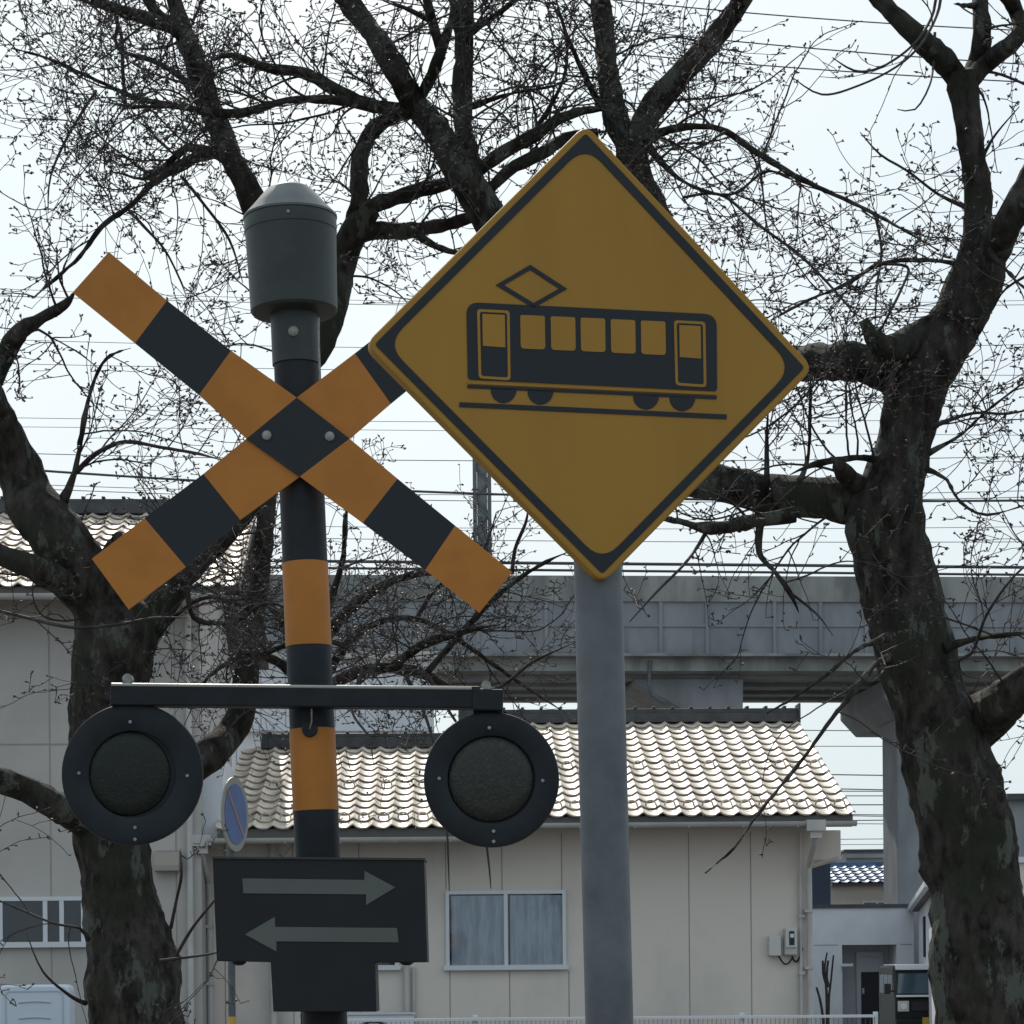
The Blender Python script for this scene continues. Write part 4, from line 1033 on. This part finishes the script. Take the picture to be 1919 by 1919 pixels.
# right tree
make_tree('cherry_tree', 'large bare cherry tree at the right, with lichen patches and limbs reaching behind the diamond', 'tree', 13.0,
 [(1856, 2040, 112), (1850, 1930, 100), (1842, 1850, 94), (1832, 1740, 88), (1822, 1620, 86), (1806, 1520, 88), (1782, 1430, 88), (1755, 1350, 78), (1735, 1290, 70), (1710, 1205, 70), (1688, 1107, 70), (1664, 1010, 76), (1662, 945, 72), (1688, 860, 54), (1706, 785, 52), (1726, 705, 56), (1770, 635, 50), (1812, 560, 50), (1838, 490, 44), (1838, 430, 32), (1834, 390, 26), (1828, 330, 24), (1820, 280, 23), (1812, 215, 23), (1806, 165, 29), (1804, 130, 24)],
 [([(1806, 165, 26), (1780, 125, 22), (1732, 80, 20), (1682, 35, 17), (1640, -12, 15), (1600, -60, 14)], 13, 12.6, .8),
  ([(1806, 165, 24), (1832, 118, 20), (1840, 60, 17), (1836, 0, 15), (1834, -50, 14)], 13, 13.2, .8),
  ([(1815, 155, 22), (1852, 115, 17), (1892, 85, 16), (1914, 58, 15), (1903, 18, 14), (1880, -20, 13)], 13, 12.8, 1),
  ([(1840, 12, 9), (1815, 10, 6), (1787, 7, 6)], 13.1, 12.7, .3),
  ([(1835, 510, 34), (1862, 465, 32), (1888, 420, 28), (1918, 365, 25), (1955, 290, 24)], 13, 12.6, 1),
  ([(1722, 745, 48), (1672, 703, 38), (1612, 682, 36), (1550, 678, 33), (1500, 680, 32), (1430, 670, 31), (1340, 600, 30), (1250, 450, 30), (1195, 340, 31), (1178, 265, 27)], 13, 14.2, .6),
  ([(1185, 290, 28), (1155, 225, 24), (1141, 150, 21), (1135, 80, 19), (1126, 0, 18), (1122, -50, 17)], 14.2, 14.5, 1.2),
  ([(1180, 280, 27), (1228, 195, 25), (1290, 125, 22), (1340, 70, 20), (1385, 10, 17), (1415, -40, 16)], 14.2, 14.0, 1.0),
  ([(1750, 615, 40), (1705, 642, 30), (1664, 652, 22), (1634, 630, 17), (1618, 600, 10)], 13, 12.4, .5),
  ([(1680, 985, 62), (1630, 945, 50), (1580, 938, 42), (1520, 932, 38), (1440, 925, 35), (1380, 912, 32), (1310, 898, 32), (1240, 870, 32), (1140, 790, 32), (1040, 650, 33), (960, 480, 34), (905, 390, 33), (862, 320, 30), (822, 250, 26), (782, 200, 24), (750, 150, 22), (712, 82, 20), (672, 30, 20), (630, -30, 19)], 13, 14.4, .8),
  ([(905, 385, 24), (888, 330, 18), (870, 250, 17), (866, 180, 19), (870, 100, 18), (868, 30, 20), (862, -40, 21)], 14.0, 14.6, 1.3),
  ([(785, 190, 13), (810, 140, 11), (828, 90, 10), (845, 40, 8), (855, -30, 7)], 14.2, 13.8, 1.4),
  ([(826, 95, 9), (812, 50, 9), (800, 0, 9), (795, -40, 9)], 14.0, 13.8, 1.4),
  ([(808, 40, 7), (770, 20, 6), (730, 2, 5)], 14.0, 13.6, 2),
  ([(875, 340, 14), (940, 287, 13), (1000, 255, 13), (1050, 222, 10), (1110, 205, 8), (1140, 208, 8)], 14.1, 14.3, 1.6),
  ([(895, 385, 14), (950, 322, 11), (1010, 290, 12), (1060, 262, 12), (1120, 250, 10)], 14.1, 14.3, 1.2),
  ([(760, 205, 14), (690, 195, 12), (640, 172, 11), (567, 137, 10), (500, 127, 9), (433, 104, 7), (385, 117, 5)], 14.2, 13.8, 2.0),
  ([(770, 215, 13), (700, 200, 11), (640, 188, 10), (540, 188, 8), (440, 213, 9), (330, 200, 6), (250, 200, 5), (190, 190, 3)], 14.2, 13.6, 2.2),
  ([(880, 60, 9), (920, 35, 7), (960, 5, 6), (1000, -30, 5)], 14.4, 13.8, 2.6),
  ([(880, 200, 8), (960, 175, 4), (1040, 160, 3), (1100, 130, 3)], 14.4, 14.0, 3),
  ([(1125, 200, 8), (1090, 130, 6), (1060, 60, 5), (1040, -10, 4)], 14.3, 13.8, 2.6),
  ([(1000, 250, 7), (1055, 150, 4), (1060, 60, 4), (1030, 0, 3)], 14.3, 14.0, 2.6),
  ([(1195, 275, 14), (1240, 248, 9), (1285, 238, 8), (1350, 242, 7.5), (1420, 287, 7.5), (1500, 335, 6.5), (1580, 372, 5), (1642, 402, 4.5), (1700, 435, 3), (1760, 470, 2)], 14.1, 13.0, 2.6),
  ([(1640, 402, 4), (1652, 470, 3.5), (1643, 540, 3), (1640, 610, 2.5)], 13.2, 13.0, 1.6),
  ([(1210, 270, 9), (1280, 340, 5), (1370, 365, 4), (1440, 320, 4), (1520, 360, 3)], 14.1, 13.2, 2.6),
  ([(1280, 370, 4), (1350, 365, 4), (1420, 420, 4), (1500, 480, 3.5), (1560, 540, 3.5), (1610, 600, 4)], 13.9, 12.8, 2),
  ([(1820, 500, 9), (1780, 492, 6), (1720, 487, 5), (1650, 495, 5), (1580, 535, 4.5), (1510, 565, 4), (1445, 600, 3)], 13, 12.4, 1.8),
  ([(1640, 495, 4), (1700, 500, 4), (1690, 540, 3.5), (1660, 600, 3.5), (1640, 640, 4)], 12.6, 12.5, 1.2),
  ([(1815, 390, 7), (1760, 365, 4), (1700, 320, 3.5), (1650, 290, 3), (1612, 248, 2.5)], 13, 12.4, 1.4),
  ([(1757, -45, 4.5), (1750, 20, 4), (1722, 72, 3.6), (1682, 108, 3.2), (1640, 130, 3), (1600, 132, 3), (1560, 108, 2.6)], 12.7, 12.3, .5),
  ([(1765, -45, 4.5), (1760, 15, 4), (1728, 80, 3.6), (1680, 125, 3), (1610, 160, 2.8), (1540, 177, 2.8), (1482, 143, 2.4)], 12.7, 12.2, .5),
  ([(1752, 60, 4), (1750, 110, 3.4), (1742, 160, 2.8), (1715, 205, 2.6), (1682, 205, 2)], 12.8, 12.4, .5),
  ([(1490, 965, 20), (1420, 975, 14), (1365, 988, 12), (1315, 990, 9), (1270, 975, 7), (1235, 968, 5)], 12.9, 12.2, 1.5),
  ([(1620, 915, 24), (1590, 895, 18), (1572, 874, 13), (1565, 862, 5)], 12.9, 12.6, 1),
  ([(1670, 870, 10), (1620, 858, 8), (1570, 862, 8), (1520, 872, 7), (1480, 890, 5)], 12.9, 12.5, 1.6),
  ([(1500, 900, 8), (1515, 850, 5), (1518, 770, 4.5), (1520, 700, 4)], 12.8, 12.6, 2.2),
  ([(1437, 895, 7), (1437, 820, 5), (1440, 760, 4)], 12.9, 12.7, 2.0),
  ([(1330, 985, 6), (1310, 1020, 5), (1280, 1060, 4), (1230, 1110, 3.5), (1180, 1165, 3)], 12.6, 12.0, 1.4),
  ([(1425, 972, 9), (1423, 1035, 6), (1455, 1075, 6), (1480, 1110, 6), (1497, 1148, 5)], 12.6, 12.3, .9),
  ([(1480, 1110, 4), (1530, 1150, 3), (1560, 1190, 2.5)], 12.4, 12.2, 1.2),
  ([(1665, 1195, 12), (1640, 1202, 7), (1600, 1222, 5), (1545, 1268, 4.5), (1480, 1312, 4), (1438, 1336, 3)], 12.6, 11.6, .6),
  ([(1668, 1235, 12), (1640, 1245, 8), (1610, 1283, 6.5), (1560, 1345, 5.5), (1500, 1428, 5), (1425, 1520, 4), (1375, 1590, 3), (1350, 1612, 2.6), (1322, 1636, 2.2)], 12.6, 11.0, 3.0),
  ([(1800, 1370, 80), (1848, 1345, 46), (1900, 1302, 40), (1960, 1265, 38)], 13, 12.6, .8),
  ([(1770, 1215, 10), (1830, 1196, 7), (1880, 1190, 7), (1950, 1184, 8)], 12.8, 12.4, 1.6),
  ([(1780, 1240, 5), (1820, 1225, 4.5), (1850, 1150, 4), (1900, 1080, 3.5), (1950, 1040, 3)], 12.6, 12.2, 2),
  ([(1740, 850, 8), (1800, 815, 4), (1850, 770, 3.5), (1940, 700, 3.5)], 12.8, 12.3, 2.0),
  ([(1735, 880, 8), (1770, 895, 5), (1800, 940, 4), (1850, 965, 3.5), (1940, 940, 3.5)], 12.8, 12.3, 2.0),
  ([(1745, 800, 7), (1820, 775, 4), (1890, 775, 3.5), (1960, 760, 3)], 12.8, 12.3, 2.0),
  ([(1830, 620, 9), (1870, 560, 4), (1900, 530, 4), (1960, 500, 4)], 12.8, 12.5, 2),
  ([(1850, 470, 9), (1880, 500, 5), (1920, 540, 4), (1960, 560, 4)], 12.8, 12.2, 2),
  ([(1830, 320, 7), (1860, 260, 3.5), (1910, 200, 3)], 13, 12.7, 1.2)],
 seed=23, density=4.2)

# slender tree behind the striped post
make_tree('cherry_tree', 'slender bare tree behind the striped post, arching low branches over the silver roof', 'tree', 19.0,
 [(592, 1990, 30), (590, 1850, 28), (588, 1700, 26), (584, 1550, 24), (578, 1420, 22), (574, 1320, 20), (572, 1240, 18)],
 [([(575, 1340, 18), (610, 1300, 14), (640, 1272, 12), (690, 1255, 11), (740, 1252, 11), (800, 1265, 10), (850, 1292, 8), (900, 1320, 6), (960, 1340, 4)], 19, 18.0, 2.2),
  ([(735, 1252, 9), (770, 1222, 9), (810, 1200, 9), (870, 1184, 8), (930, 1170, 6)], 18.6, 18.0, 2.4),
  ([(572, 1250, 16), (620, 1180, 12), (680, 1120, 10), (760, 1080, 8), (840, 1075, 6), (910, 1110, 4)], 19, 18.0, 2.8),
  ([(580, 1330, 14), (640, 1220, 9), (700, 1170, 8), (780, 1160, 7), (860, 1200, 6), (960, 1270, 5), (1050, 1330, 3)], 19, 18.4, 2.8),
  ([(800, 1260, 8), (880, 1170, 7), (940, 1110, 6), (1010, 1060, 5), (1075, 1030, 4)], 18.2, 17.6, 2.2),
  ([(960, 1075, 5), (965, 1030, 5), (985, 980, 4), (990, 950, 3)], 17.8, 17.4, 1.6),
  ([(850, 1290, 6), (930, 1290, 5), (1000, 1240, 4), (1075, 1205, 3)], 18.2, 17.6, 2.0),
  ([(570, 1260, 16), (540, 1180, 10), (500, 1130, 8), (440, 1110, 6), (390, 1130, 4)], 19, 18.4, 2.8),
  ([(572, 1290, 14), (520, 1240, 9), (460, 1230, 7), (400, 1260, 5), (340, 1330, 4)], 19, 18.4, 2.4),
  ([(590, 1200, 10), (640, 1060, 7), (650, 960, 5), (700, 900, 4)], 19, 18.2, 2.4),
  ([(780, 1160, 6), (820, 1100, 5), (900, 1040, 4), (930, 960, 3)], 18.4, 18.0, 2.2),
  ([(800, 1265, 6), (840, 1330, 4), (880, 1400, 3), (900, 1500, 3), (915, 1610, 3), (920, 1665, 2)], 18.0, 17.2, .8),
  ([(760, 1265, 6), (800, 1350, 4), (830, 1470, 3), (838, 1560, 3), (842, 1670, 2)], 18.0, 17.2, .8),
  ([(680, 1255, 6), (660, 1330, 4), (690, 1380, 3), (700, 1430, 2)], 18.0, 17.2, 1.0)],
 seed=37, density=2.1, limb_twig=1.15, sc=1.1)

# bare shrub by the white house
rn = random.Random(8); o = P(1552, 1825, 42); o.z = 0
SH = empty('bare_shrub', o, 'thin bare upright shrub in front of the white house wall, right of the downpipe', 'shrub')
m = MB()
for (L) in ([(1551, 1990), (1549, 1860), (1545, 1820), (1550, 1785)], [(1551, 1990), (1553, 1880), (1557, 1840), (1562, 1790)], [(1551, 1990), (1540, 1890), (1530, 1850)], [(1549, 1845), (1543, 1825), (1542, 1800)], [(1553, 1850), (1549, 1830), (1552, 1800)]):
    pa = catmull([(P(x, y, 42), (3.2 - 0.55 * i) * 42 / F) for i, (x, y) in enumerate(L)], 0.1)
    m.tube([p for p, r in pa], [r for p, r in pa], 5)
m.build('stems', M['twig'], SH, smooth=True, sub=tuple(o))
